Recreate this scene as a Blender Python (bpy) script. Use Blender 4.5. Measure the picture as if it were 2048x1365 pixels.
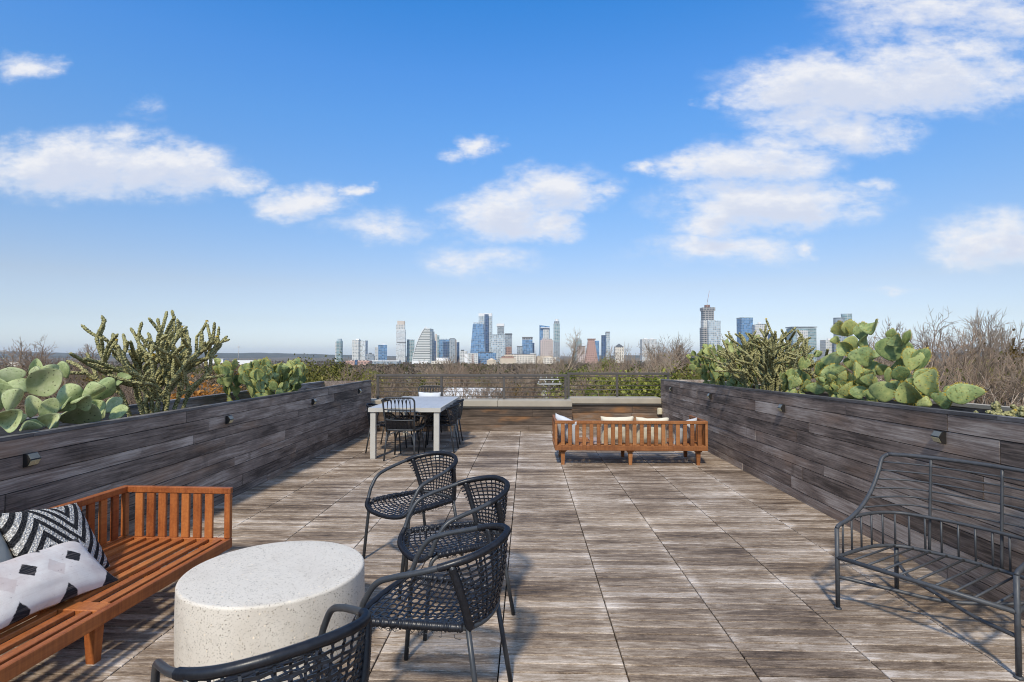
import bpy, math, random
import numpy as np
from mathutils import Vector, Matrix, Quaternion, noise as mnoise

for _o in list(bpy.data.objects):
    bpy.data.objects.remove(_o, do_unlink=True)
SC = bpy.context.scene
COL = SC.collection
R = math.radians
rng = random.Random(11)

# ------------------------------------------------------------------ camera
FPX, CX, CY, EYE = 1105.0, 1024.0, 682.5, 1.506      # focal length in photo pixels, eye height in metres
YAW, PITCH = math.atan(31 / FPX), math.atan(29 / FPX)
cam_data = bpy.data.cameras.new('camera')
cam = bpy.data.objects.new('camera', cam_data); COL.objects.link(cam)
cam_data.sensor_width = 36; cam_data.lens = FPX / 2048 * 36
cam_data.clip_start = 0.05; cam_data.clip_end = 60000
cam.location = (0, 0, EYE); cam.rotation_euler = (math.pi / 2 + PITCH, 0, YAW)
SC.camera = cam
CAMR = cam.rotation_euler.to_matrix()
CAMP = Vector((0, 0, EYE))

# ------------------------------------------------------------------ sun, exposure
SUN_EL, SUN_AZ = R(45), R(11)          # light travels towards +Y, turned AZ towards +X
sun_data = bpy.data.lights.new('sun', 'SUN'); sun_data.energy = 3.2; sun_data.angle = R(4.0); sun_data.color = (1.0, 0.90, 0.74)
sun = bpy.data.objects.new('sun', sun_data); COL.objects.link(sun)
_ld = Vector((math.sin(SUN_AZ) * math.cos(SUN_EL), math.cos(SUN_AZ) * math.cos(SUN_EL), -math.sin(SUN_EL)))
sun.rotation_euler = _ld.to_track_quat('-Z', 'Y').to_euler()
sun.location = (-5, -20, 30)
SC.view_settings.view_transform = 'Standard'; SC.view_settings.look = 'None'
SC.view_settings.exposure = 0.17; SC.view_settings.gamma = 1.0; SC.view_settings.use_curve_mapping = False
SC.render.engine = 'CYCLES'
SC.cycles.use_denoising = True; SC.cycles.denoising_prefilter = 'ACCURATE'; SC.cycles.filter_width = 1.05
SC.cycles.max_bounces = 6; SC.cycles.volume_bounces = 0; SC.cycles.transparent_max_bounces = 8
SC.cycles.caustics_reflective = False; SC.cycles.caustics_refractive = False

# ------------------------------------------------------------------ node helper
class NT:
    def __init__(s, tree): s.t = tree; s.n = tree.nodes; s.l = tree.links
    def add(s, typ, ins=None, **attrs):
        nd = s.n.new(typ)
        for k, v in attrs.items(): setattr(nd, k, v)
        for k, v in (ins or {}).items(): s.put(nd.inputs[k], v)
        return nd
    def put(s, sock, v):
        if hasattr(v, 'is_output'): s.l.new(v, sock)
        else: sock.default_value = v
    def math(s, op, a, b=0.0, c=None, clamp=False):
        nd = s.add('ShaderNodeMath', {0: a, 1: b}, operation=op, use_clamp=clamp)
        if c is not None: s.put(nd.inputs[2], c)
        return nd.outputs[0]
    def vmath(s, op, a, b=(0, 0, 0), out=0):
        return s.add('ShaderNodeVectorMath', {0: a, 1: b}, operation=op).outputs[out]
    def ramp(s, fac, stops, interp='LINEAR'):
        nd = s.add('ShaderNodeValToRGB', {0: fac}); cr = nd.color_ramp; cr.interpolation = interp
        while len(cr.elements) < len(stops): cr.elements.new(0.5)
        for e, (p, c) in zip(cr.elements, stops):
            e.position = p; e.color = (c[0], c[1], c[2], 1) if hasattr(c, '__len__') else (c, c, c, 1)
        return nd.outputs[0]
    def mix(s, fac, a, b, blend='MIX'):
        nd = s.add('ShaderNodeMix', data_type='RGBA', blend_type=blend)
        s.put(nd.inputs[0], fac); s.put(nd.inputs[6], c4(a)); s.put(nd.inputs[7], c4(b))
        return nd.outputs[2]
    def rng(s, v, a, b, c=0.0, d=1.0, smooth=False):
        return s.add('ShaderNodeMapRange', {0: v, 1: a, 2: b, 3: c, 4: d}, interpolation_type='SMOOTHSTEP' if smooth else 'LINEAR').outputs[0]
    def noise(s, vec, scale=5.0, detail=4.0, rough=0.55, dist=0.0, out=0):
        return s.add('ShaderNodeTexNoise', {'Vector': vec, 'Scale': scale, 'Detail': detail, 'Roughness': rough, 'Distortion': dist}).outputs[out]
    def mapping(s, vec, scale=(1, 1, 1), loc=(0, 0, 0), rot=(0, 0, 0)):
        return s.add('ShaderNodeMapping', {0: vec, 1: loc, 2: rot, 3: scale}).outputs[0]
def c4(c):
    return c if hasattr(c, 'is_output') else ((*c, 1) if len(c) == 3 else c)

# ------------------------------------------------------------------ world: sky with fair-weather clouds
world = bpy.data.worlds.new('World'); SC.world = world; world.use_nodes = True
CLOUDS = [  # direction of the cloud's middle and half size, in photo pixels, weight
    (95, 318, 250, 68, 1.15), (300, 330, 160, 60, 1.1), (440, 352, 95, 26, .85), (200, 265, 120, 35, .7),
    (600, 398, 100, 38, 1.05), (706, 370, 36, 18, .9), (760, 448, 130, 36, .72), (955, 292, 45, 26, 1.0), (900, 302, 40, 18, .6),
    (1120, 376, 110, 50, 1.1), (1210, 372, 60, 22, .75), (1010, 425, 120, 56, 1.15), (1100, 450, 70, 34, .9), (960, 520, 140, 40, .62), (860, 525, 60, 18, .5),
    (1290, 332, 40, 20, .8), (1700, 172, 250, 72, 1.15), (1880, 170, 220, 70, 1.1), (1560, 190, 110, 56, 1.05), (1700, 270, 130, 50, 1.0),
    (1500, 332, 180, 46, 1.05), (1385, 330, 60, 36, .9), (1530, 412, 220, 56, 1.15), (1420, 440, 100, 46, .95), (1640, 420, 110, 32, .8),
    (1450, 500, 180, 36, .85), (1600, 500, 44, 22, .85), (1850, 15, 220, 55, .85), (1990, 40, 150, 60, .8), (1900, 95, 180, 40, .7),
    (1620, 235, 170, 50, .8), (1560, 290, 150, 44, .7), (1470, 372, 150, 40, .75), (1850, 110, 200, 60, .8), (1750, 60, 120, 40, .5), (1970, 485, 130, 62, 1.0), (1740, 374, 60, 16, .55), (20, 110, 70, 34, .8), (270, 205, 60, 26, .5), (1440, 200, 40, 20, .6), (1780, 580, 60, 10, .4)]
def cloud_group():
    g = bpy.data.node_groups.new('cloud_density', 'ShaderNodeTree')
    g.interface.new_socket('Vector', in_out='INPUT', socket_type='NodeSocketVector')
    g.interface.new_socket('Density', in_out='OUTPUT', socket_type='NodeSocketFloat')
    t = NT(g)
    gi = t.add('NodeGroupInput'); go = t.add('NodeGroupOutput')
    uv = gi.outputs[0]
    nz = t.noise(t.mapping(uv, (1, 1.5, 1)), 9.0, 5, .6, 0, 1)
    wv = t.vmath('SUBTRACT', nz, (.5, .5, .5))
    p = t.vmath('ADD', uv, t.vmath('MULTIPLY', wv, (.16, .075, 0)))
    acc = None
    for (px, py, rx, ry, wgt) in CLOUDS:
        cu, cv = (px - 1055) / FPX, (711.5 - py) / FPX
        d = t.vmath('SUBTRACT', p, (cu, cv, 0))
        d = t.vmath('MULTIPLY', d, (FPX / rx / 1.42, FPX / ry / 1.42, 0))
        L = t.vmath('LENGTH', d, out=1)
        e = t.rng(L, 1.0, 0.0, 0.0, wgt)
        acc = e if acc is None else t.math('MAXIMUM', acc, e)
    f = t.noise(t.mapping(uv, (1, 1.9, 1)), 11.0, 9, .62)
    f2 = t.noise(t.mapping(uv, (1, 2.2, 1), (3.1, 1.7, 0)), 42.0, 5, .6)
    n = t.math('ADD', t.math('MULTIPLY', t.math('SUBTRACT', f, .5), 1.25), t.math('MULTIPLY', t.math('SUBTRACT', f2, .5), .42))
    tot = t.math('ADD', acc, t.math('MULTIPLY', n, t.rng(acc, .02, .45, 0, 1)))
    dens = t.rng(tot, .10, .92, 0, 1, True)
    t.put(go.inputs[0], dens)
    return g
def build_world():
    t = NT(world.node_tree); t.n.clear()
    tc = t.add('ShaderNodeTexCoord')
    sky = t.add('ShaderNodeTexSky', sky_type='NISHITA', sun_disc=False, sun_elevation=SUN_EL, sun_rotation=math.pi + SUN_AZ, altitude=200, air_density=1.0, dust_density=0.6, ozone_density=2.2)
    sep = t.add('ShaderNodeSeparateXYZ', {0: tc.outputs['Generated']})
    # colour grading of the whole sky by height above the horizon (the photograph's blue is cleaner than the model's)
    grade = t.ramp(sep.outputs[2], [(0.0, (.47, .53, .71)), (.06, (.46, .445, .51)), (.12, (.505, .455, .47)), (.26, (.42, .54, .64)), (.385, (.35, .605, .80)), (.455, (.30, .615, .88)), (.56, (.165, .59, .93)), (1.0, (.30, .52, .70))])
    hs = t.add('ShaderNodeMix', data_type='RGBA', blend_type='MULTIPLY'); hs.inputs[0].default_value = 1.0
    t.put(hs.inputs[6], sky.outputs[0]); t.put(hs.inputs[7], t.vmath('MULTIPLY', grade, (2, 2, 2)))
    y = t.math('MAXIMUM', sep.outputs[1], .08)
    u = t.math('DIVIDE', sep.outputs[0], y); v = t.math('DIVIDE', sep.outputs[2], y)
    uv = t.add('ShaderNodeCombineXYZ', {0: u, 1: v, 2: 0.0}).outputs[0]
    g = cloud_group()
    a = t.add('ShaderNodeGroup'); a.node_tree = g; t.put(a.inputs[0], uv)
    up = t.vmath('ADD', uv, (-.012, .030, 0))
    b = t.add('ShaderNodeGroup'); b.node_tree = g; t.put(b.inputs[0], up)
    dens = a.outputs[0]
    # fair-weather clouds go on unseen as a flat layer, thickened to whiten fill light
    z = t.math('MAXIMUM', sep.outputs[2], .06)
    lay = t.add('ShaderNodeCombineXYZ', {0: t.math('DIVIDE', sep.outputs[0], z), 1: t.math('DIVIDE', sep.outputs[1], z), 2: 0.0}).outputs[0]
    gen = t.rng(t.noise(lay, 1.1, 7, .6), .44, .64, 0, .9, True)
    gen = t.math('MULTIPLY', gen, t.rng(sep.outputs[2], .06, .22, 0, 1, True))
    out_f = t.math('MAXIMUM', t.math('MAXIMUM', t.rng(sep.outputs[1], .35, .1, 0, 1), t.rng(v, .72, .95, 0, 1)), t.rng(t.math('ABSOLUTE', u), 1.0, 1.3, 0, 1))
    dens = t.math('MAXIMUM', t.math('MULTIPLY', dens, t.math('SUBTRACT', 1.0, out_f)), t.math('MULTIPLY', gen, out_f))
    shade = t.rng(t.math('MULTIPLY', b.outputs[0], dens), .35, 1.0, 0, 1)      # more cloud above: the underside
    cl = t.mix(shade, (6.7, 6.75, 7.0), (5.1, 5.5, 6.5))
    col = t.mix(t.math('MULTIPLY', dens, .95), hs.outputs[2], cl)
    bg = t.add('ShaderNodeBackground', {0: col, 1: 0.119})
    out = t.add('ShaderNodeOutputWorld'); t.l.new(bg.outputs[0], out.inputs[0])
build_world()
world.cycles.sampling_method = 'MANUAL'; world.cycles.sample_map_resolution = 512

# ------------------------------------------------------------------ placing: photo pixel -> point at a known depth, height or wall
def ray(u, v):
    return CAMR @ Vector(((u - CX) / FPX, (CY - v) / FPX, -1))
def atY(u, v, Y):
    d = ray(u, v); return CAMP + d * (Y / d.y)
def atZ(u, v, z):
    d = ray(u, v); return CAMP + d * ((z - EYE) / d.z)
def atX(u, v, X):
    d = ray(u, v); return CAMP + d * (X / d.x)

# ------------------------------------------------------------------ scene graph helpers
def props(o, label=None, cat=None, group=None, kind=None):
    if label: o['label'] = label
    if cat: o['category'] = cat
    if group: o['group'] = group
    if kind: o['kind'] = kind
    return o
def thing(name, label, cat, loc=(0, 0, 0), rotz=0.0, group=None, scale=1.0):
    o = bpy.data.objects.new(name, None); COL.objects.link(o)
    o.location = loc; o.rotation_euler = (0, 0, rotz); o.scale = (scale,) * 3
    o.empty_display_size = .1
    return props(o, label, cat, group)
def link(name, me, mat=None, parent=None, loc=None, rot=None, scale=None, matrix=None):
    if mat is not None and not me.materials: me.materials.append(mat)
    o = bpy.data.objects.new(name, me); COL.objects.link(o)
    if parent: o.parent = parent
    if matrix is not None: o.matrix_local = matrix
    if loc is not None: o.location = loc
    if rot is not None: o.rotation_euler = rot
    if scale is not None: o.scale = scale
    return o
def copy_tree(o, parent=None):
    c = o.copy(); COL.objects.link(c)
    if parent: c.parent = parent
    for ch in list(o.children): copy_tree(ch, c)
    return c

class MB:
    """collects shapes into one mesh"""
    def __init__(s): s.v = []; s.f = []; s.smooth = []
    def raw(s, vs, fs, smooth=False):
        b = len(s.v); s.v.extend([tuple(p) for p in vs]); s.f.extend([tuple(i + b for i in f) for f in fs]); s.smooth.extend([smooth] * len(fs)); return s
    def box(s, lo, hi, M=None, taper=None):
        x0, y0, z0 = lo; x1, y1, z1 = hi
        vs = [Vector(p) for p in ((x0, y0, z0), (x1, y0, z0), (x1, y1, z0), (x0, y1, z0), (x0, y0, z1), (x1, y0, z1), (x1, y1, z1), (x0, y1, z1))]
        if taper:
            cx, cy = (x0 + x1) / 2, (y0 + y1) / 2
            for p in vs[:4]: p.x = cx + (p.x - cx) * taper; p.y = cy + (p.y - cy) * taper
        if M: vs = [M @ p for p in vs]
        return s.raw(vs, [(0, 3, 2, 1), (4, 5, 6, 7), (0, 1, 5, 4), (1, 2, 6, 5), (2, 3, 7, 6), (3, 0, 4, 7)])
    def cbox(s, lo, hi, c=.004, M=None):
        """box with chamfered edges (44 triangles)"""
        lo = Vector(lo); hi = Vector(hi); vs = []; idx = {}
        for ix in (0, 1):
            for iy in (0, 1):
                for iz in (0, 1):
                    p = Vector((hi.x if ix else lo.x, hi.y if iy else lo.y, hi.z if iz else lo.z))
                    sgn = Vector((-1 if ix else 1, -1 if iy else 1, -1 if iz else 1))
                    for k in range(3):
                        q = p.copy()
                        for m in range(3):
                            if m != k: q[m] += sgn[m] * c
                        idx[(ix, iy, iz, k)] = len(vs); vs.append(q)
        # vertex k lies on the face normal to axis k
        F = []
        for k in range(3):
            a, b = (k + 1) % 3, (k + 2) % 3
            for sd in (0, 1):
                cyc = []
                for (ia, ib) in ((0, 0), (1, 0), (1, 1), (0, 1)):
                    key = [0, 0, 0]; key[k] = sd; key[a] = ia; key[b] = ib
                    cyc.append(idx[(*key, k)])
                F.append(tuple(cyc if sd else cyc[::-1]))
        for k in range(3):            # edges along axis k
            a, b = (k + 1) % 3, (k + 2) % 3
            for ia in (0, 1):
                for ib in (0, 1):
                    k0 = [0, 0, 0]; k0[a] = ia; k0[b] = ib; k1 = list(k0); k1[k] = 1
                    q = [idx[(*k0, a)], idx[(*k1, a)], idx[(*k1, b)], idx[(*k0, b)]]
                    F.append(tuple(q if (ia == ib) else q[::-1]))
        for ix in (0, 1):
            for iy in (0, 1):
                for iz in (0, 1):
                    q = [idx[(ix, iy, iz, k)] for k in range(3)]
                    F.append(tuple(q if (ix + iy + iz) % 2 else q[::-1]))
        if M: vs = [M @ p for p in vs]
        return s.raw(vs, F)
    def tube(s, pts, r, sides=8, closed=False, caps=True, flat=None, up=None):
        """tube along pts; r number or list; flat=(a,b) squashes the section along its two axes"""
        pts = [Vector(p) for p in pts]; n = len(pts)
        rs = r if hasattr(r, '__len__') else [r] * n
        tang = []
        for i in range(n):
            a = pts[i - 1] if (i > 0 or closed) else pts[i]
            b = pts[(i + 1) % n] if (i < n - 1 or closed) else pts[i]
            d = (b - a); tang.append(d.normalized() if d.length > 1e-9 else Vector((0, 0, 1)))
        t0 = tang[0]
        ref = Vector(up) if up is not None else (Vector((0, 0, 1)) if abs(t0.z) < .9 else Vector((1, 0, 0)))
        nrm = (ref - t0 * ref.dot(t0)).normalized()
        vs = []; fs = []
        for i in range(n):
            t = tang[i]
            if up is not None: nrm = ref - t * ref.dot(t)
            else: nrm = nrm - t * nrm.dot(t)
            if nrm.length < 1e-6: nrm = t.orthogonal()
            nrm.normalize(); bi = t.cross(nrm)
            fa, fb = flat or (1, 1)
            for k in range(sides):
                an = 2 * math.pi * (k + .5) / sides
                vs.append(pts[i] + nrm * (math.cos(an) * rs[i] * fa) + bi * (math.sin(an) * rs[i] * fb))
        m = n if closed else n - 1
        for i in range(m):
            for k in range(sides):
                a = i * sides + k; b = i * sides + (k + 1) % sides
                j = ((i + 1) % n) * sides
                fs.append((a, b, j + (k + 1) % sides, j + k))
        if caps and not closed:
            fs.append(tuple(range(sides - 1, -1, -1))); fs.append(tuple((n - 1) * sides + k for k in range(sides)))
        return s.raw(vs, fs, sides > 4)
    def lathe(s, prof, sides=48, cx=0, cy=0):
        vs = []; fs = []
        for (r, z) in prof:
            for k in range(sides):
                a = 2 * math.pi * k / sides; vs.append((cx + r * math.cos(a), cy + r * math.sin(a), z))
        for i in range(len(prof) - 1):
            for k in range(sides):
                fs.append((i * sides + k, i * sides + (k + 1) % sides, (i + 1) * sides + (k + 1) % sides, (i + 1) * sides + k))
        fs.append(tuple(range(sides - 1, -1, -1))); fs.append(tuple((len(prof) - 1) * sides + k for k in range(sides)))
        return s.raw(vs, fs, True)
    def prism(s, poly, z0, z1, M=None):
        n = len(poly); vs = [Vector((x, y, z0)) for x, y in poly] + [Vector((x, y, z1)) for x, y in poly]
        if M: vs = [M @ p for p in vs]
        return s.raw(vs, [tuple(range(n - 1, -1, -1)), tuple(range(n, 2 * n))] + [(i, (i + 1) % n, n + (i + 1) % n, n + i) for i in range(n)])
    def mesh(s, name='m'):
        me = bpy.data.meshes.new(name); me.from_pydata(s.v, [], s.f)
        me.polygons.foreach_set('use_smooth', s.smooth); me.update(); return me
    def build(s, name, mat, parent=None, **kw):
        return link(name, s.mesh(name), mat, parent, **kw)
def np_mesh(name, V, F4=None, F3=None, smooth=False):
    me = bpy.data.meshes.new(name)
    F = F4 if F4 is not None else F3; k = F.shape[1]
    me.vertices.add(len(V)); me.vertices.foreach_set('co', np.ascontiguousarray(V, dtype=np.float32).ravel())
    me.loops.add(F.size); me.loops.foreach_set('vertex_index', np.ascontiguousarray(F, dtype=np.int32).ravel())
    me.polygons.add(len(F)); me.polygons.foreach_set('loop_start', np.arange(0, F.size, k, dtype=np.int32))
    me.polygons.foreach_set('loop_total', np.full(len(F), k, dtype=np.int32))
    if smooth: me.polygons.foreach_set('use_smooth', np.ones(len(F), dtype=bool))
    me.update(calc_edges=True); return me
def smooth_path(pts, per=6, closed=False):
    pts = [Vector(p) for p in pts]; n = len(pts); out = []
    m = n if closed else n - 1
    for i in range(m):
        p1, p2 = pts[i], pts[(i + 1) % n]
        p0 = pts[i - 1] if (i > 0 or closed) else p1 * 2 - p2
        p3 = pts[(i + 2) % n] if (i < n - 2 or closed) else p2 * 2 - p1
        for k in range(per):
            t = k / per
            out.append(.5 * ((2 * p1) + (p2 - p0) * t + (2 * p0 - 5 * p1 + 4 * p2 - p3) * t * t + (3 * p1 - p0 - 3 * p2 + p3) * t ** 3))
    if not closed: out.append(pts[-1])
    return out
def bend_path(pts, rad=.04, per=5):
    """polyline with rounded corners"""
    pts = [Vector(p) for p in pts]; out = [pts[0]]
    for i in range(1, len(pts) - 1):
        a, b, c = pts[i - 1], pts[i], pts[i + 1]
        r1 = min(rad, (a - b).length * .45, (c - b).length * .45)
        p, q = b + (a - b).normalized() * r1, b + (c - b).normalized() * r1
        for k in range(per + 1):
            t = k / per; out.append(p * (1 - t) ** 2 + b * 2 * t * (1 - t) + q * t * t)
    out.append(pts[-1]); return out

# ------------------------------------------------------------------ materials
def mat_new(name):
    m = bpy.data.materials.new(name); m.use_nodes = True; t = NT(m.node_tree); t.n.clear()
    bs = t.add('ShaderNodeBsdfPrincipled'); out = t.add('ShaderNodeOutputMaterial'); t.l.new(bs.outputs[0], out.inputs[0])
    return m, t, bs
def bump(t, bs, h, strength=.4, dist=.01):
    b = t.add('ShaderNodeBump', {'Height': h, 'Strength': strength, 'Distance': dist}); t.l.new(b.outputs[0], bs.inputs['Normal'])
def plain(name, col, rough=.6, metal=0.0, var=.12, scale=8.0, bmp=0.0, spec=.5, coord='Object'):
    m, t, bs = mat_new(name)
    tc = t.add('ShaderNodeTexCoord')
    n = t.noise(tc.outputs[coord], scale, 5, .6)
    dk = tuple(c * (1 - var) for c in col); lt = tuple(min(1, c * (1 + var)) for c in col)
    t.put(bs.inputs['Base Color'], t.ramp(n, [(.3, dk), (.7, lt)]))
    t.put(bs.inputs['Roughness'], t.rng(n, .3, .7, max(0, rough - .07), min(1, rough + .07)))
    bs.inputs['Metallic'].default_value = metal; bs.inputs['Specular IOR Level'].default_value = spec
    if bmp: bump(t, bs, n, bmp, .005)
    return m
def m_deck():
    m, t, bs = mat_new('weathered_deck_wood')
    pos = t.add('ShaderNodeNewGeometry').outputs['Position']
    s = t.add('ShaderNodeSeparateXYZ', {0: pos})
    cx = t.math('DIVIDE', t.math('ADD', s.outputs[0], .14 + 6.1), .61)
    ci = t.math('FLOOR', cx); cf = t.math('FRACT', cx)
    ri = t.math('FLOOR', t.math('DIVIDE', s.outputs[1], .07625))
    wn = t.add('ShaderNodeTexWhiteNoise', {0: t.add('ShaderNodeCombineXYZ', {0: ci, 1: ri, 2: 0.0}).outputs[0]}, noise_dimensions='3D')
    r = wn.outputs[0]
    off = t.add('ShaderNodeCombineXYZ', {0: t.math('MULTIPLY', r, 31.0), 1: t.math('MULTIPLY', r, 17.0), 2: 0.0}).outputs[0]
    p = t.vmath('ADD', pos, off)
    grain = t.noise(t.mapping(p, (15, 130, 1)), 1.0, 9, .74, .5)
    fine = t.noise(t.mapping(p, (70, 420, 1)), 1.0, 5, .75)
    wear = t.noise(t.mapping(p, (5.2, 30, 1)), 1.0, 9, .72, .9)
    blot = t.noise(t.mapping(pos, (1.1, 2.3, 1)), 1.0, 5, .6)
    big = t.noise(t.mapping(pos, (.34, .55, 1)), 1.0, 3, .5)
    edge = t.rng(t.math('ABSOLUTE', t.math('SUBTRACT', cf, .5)), .34, .5, 0, 1, True)
    v = t.math('ADD', t.math('MULTIPLY', t.math('SUBTRACT', grain, .5), .62), t.math('ADD', t.math('MULTIPLY', t.math('SUBTRACT', wear, .5), .92), .635))
    v = t.math('ADD', v, t.math('MULTIPLY', t.math('SUBTRACT', r, .5), .22))
    v = t.math('ADD', v, t.math('MULTIPLY', t.math('SUBTRACT', blot, .5), .74))
    v = t.math('ADD', v, t.math('MULTIPLY', t.math('SUBTRACT', fine, .5), .62))
    v = t.math('ADD', v, t.math('MULTIPLY', edge, t.math('MULTIPLY', t.rng(blot, .38, .58, 0.0, 1.0), t.rng(wear, .3, .7, .03, .17))))
    base = t.ramp(v, [(.34, (.058, .044, .034)), (.50, (.150, .114, .086)), (.62, (.250, .200, .155)), (.75, (.385, .330, .278)), (.88, (.56, .51, .465)), (1.0, (.68, .64, .60))])
    tint = t.mix(t.rng(big, .35, .65), (.99, .95, .915), (1.05, .955, .83))
    col = t.mix(1.0, base, tint, 'MULTIPLY')
    t.put(bs.inputs['Base Color'], col)
    t.put(bs.inputs['Roughness'], t.rng(v, .4, .8, .62, .85))
    bs.inputs['Specular IOR Level'].default_value = .25
    bump(t, bs, t.math('ADD', grain, t.math('MULTIPLY', fine, .5)), .45, .003)
    return m
def m_board(name, dark, mid, pale, warm, axis='y', warm_amt=.5):
    """weathered hardwood cladding, grain along world axis, each board its own tone"""
    m, t, bs = mat_new(name)
    oi = t.add('ShaderNodeObjectInfo'); r = oi.outputs['Random']
    pos = t.add('ShaderNodeNewGeometry').outputs['Position']
    off = t.add('ShaderNodeCombineXYZ', {0: t.math('MULTIPLY', r, 13.0), 1: t.math('MULTIPLY', r, 71.0), 2: t.math('MULTIPLY', r, 37.0)}).outputs[0]
    p = t.vmath('ADD', pos, off)
    sc = (1.4, 1, 1) if axis == 'y' else (1, 1.4, 1)
    def st(a, c): return t.mapping(p, (c, a, c) if axis == 'y' else (a, c, c))
    wav = t.noise(st(.7, 2.2), 1.0, 3, .5, 0, 1)
    pw = t.vmath('ADD', p, t.vmath('MULTIPLY', t.vmath('SUBTRACT', wav, (.5, .5, .5)), (.05, .0, .10) if axis == 'y' else (.0, .05, .10)))
    g1 = t.noise(t.mapping(pw, (60, 1.7, 60) if axis == 'y' else (1.7, 60, 60)), 1.0, 6, .65)
    g2 = t.noise(t.mapping(pw, (220, 7, 220) if axis == 'y' else (7, 220, 220)), 1.0, 4, .7)
    bl = t.noise(st(1.3, 4), 1.0, 6, .6)
    sc_ = t.noise(st(9, 26), 1.0, 8, .75)
    v = t.math('ADD', t.math('MULTIPLY', t.math('SUBTRACT', g1, .5), .8), t.math('ADD', t.math('MULTIPLY', t.math('SUBTRACT', bl, .5), .95), .5))
    v = t.math('ADD', v, t.math('MULTIPLY', t.math('SUBTRACT', r, .5), .22))
    v = t.math('ADD', v, t.math('MULTIPLY', t.math('SUBTRACT', g2, .5), .45))
    c = t.ramp(v, [(.28, dark), (.55, mid), (.82, pale)])
    wf = t.math('MULTIPLY', t.rng(t.noise(st(.9, 3.0), 1.0, 4, .6), .52, .72, 0, 1, True), warm_amt)
    c = t.mix(wf, c, t.mix(g1, tuple(x * .6 for x in warm), warm))
    c = t.mix(t.math('MULTIPLY', t.rng(sc_, .66, .80, 0, 1), .35), c, tuple(min(1, x * 2.4) for x in pale))     # pale scuffs and lichen specks
    c = t.mix(t.math('MULTIPLY', t.rng(t.noise(t.mapping(p, (5, 5, 1.2)), 1.0, 5, .6), .62, .74, 0, 1), .5), c, dark)  # water stains
    t.put(bs.inputs['Base Color'], c)
    bs.inputs['Roughness'].default_value = .72; bs.inputs['Specular IOR Level'].default_value = .3
    bump(t, bs, t.math('ADD', g1, t.math('MULTIPLY', g2, .6)), .5, .003)
    return m
def m_teak(name, dark, mid, light, rough=.5):
    m, t, bs = mat_new(name)
    oi = t.add('ShaderNodeObjectInfo'); r = oi.outputs['Random']
    tc = t.add('ShaderNodeTexCoord')
    p = t.vmath('ADD', tc.outputs['Object'], t.add('ShaderNodeCombineXYZ', {0: t.math('MULTIPLY', r, 9.0), 1: t.math('MULTIPLY', r, 23.0), 2: t.math('MULTIPLY', r, 5.0)}).outputs[0])
    a = t.noise(t.mapping(p, (4, 70, 70)), 1.0, 5, .6, .4); b = t.noise(t.mapping(p, (70, 70, 4)), 1.0, 5, .6, .4)
    g = t.math('MULTIPLY', t.math('ADD', a, b), .5)
    bl = t.noise(p, 6, 4, .6)
    v = t.math('ADD', t.math('ADD', t.math('MULTIPLY', g, .7), t.math('MULTIPLY', bl, .35)), t.math('MULTIPLY', t.math('SUBTRACT', r, .5), .22))
    t.put(bs.inputs['Base Color'], t.ramp(v, [(.32, dark), (.52, mid), (.74, light)]))
    t.put(bs.inputs['Roughness'], t.rng(bl, .3, .7, rough - .08, rough + .1)); bs.inputs['Specular IOR Level'].default_value = .35
    bump(t, bs, g, .25, .002)
    return m
M_DECK = m_deck()
M_WALL = m_board('dark_weathered_cladding', (.068, .052, .043), (.265, .210, .174), (.58, .50, .43), (.40, .25, .155), 'y', .5)
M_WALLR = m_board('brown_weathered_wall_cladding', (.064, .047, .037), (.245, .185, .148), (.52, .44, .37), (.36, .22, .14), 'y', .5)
M_CAPW = m_board('weathered_cap_wood', (.05, .046, .045), (.13, .12, .115), (.30, .285, .27), (.2, .15, .11), 'y', .2)
M_END = m_board('brown_weathered_cladding', (.05, .036, .026), (.14, .10, .072), (.29, .23, .18), (.42, .20, .075), 'x', .8)
M_SUB = plain('dark_underlay', (.012, .011, .010), .9, scale=3)
M_CONC = plain('beige_coping', (.40, .35, .27), .75, var=.12, scale=2.5, bmp=.1)
M_STRIP = plain('bronze_flashing', (.055, .048, .042), .5, var=.2)
M_RAIL = plain('grey_brown_railing_paint', (.085, .074, .064), .5, var=.12, scale=5)
M_SOIL = plain('planter_soil', (.035, .026, .018), .95, var=.5, scale=14, bmp=.6)
M_ROOF = plain('pale_roof_membrane', (.45, .42, .37), .8, var=.1, scale=1.0)
M_BLACK = plain('charcoal_powder_coat', (.042, .046, .051), .42, var=.15, scale=20)
M_WEAVE = plain('black_synthetic_rattan', (.013, .014, .018), .38, var=.3, scale=60)
M_IRON = plain('grey_wrought_iron', (.060, .064, .070), .50, var=.2, scale=30, bmp=.15)

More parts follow.
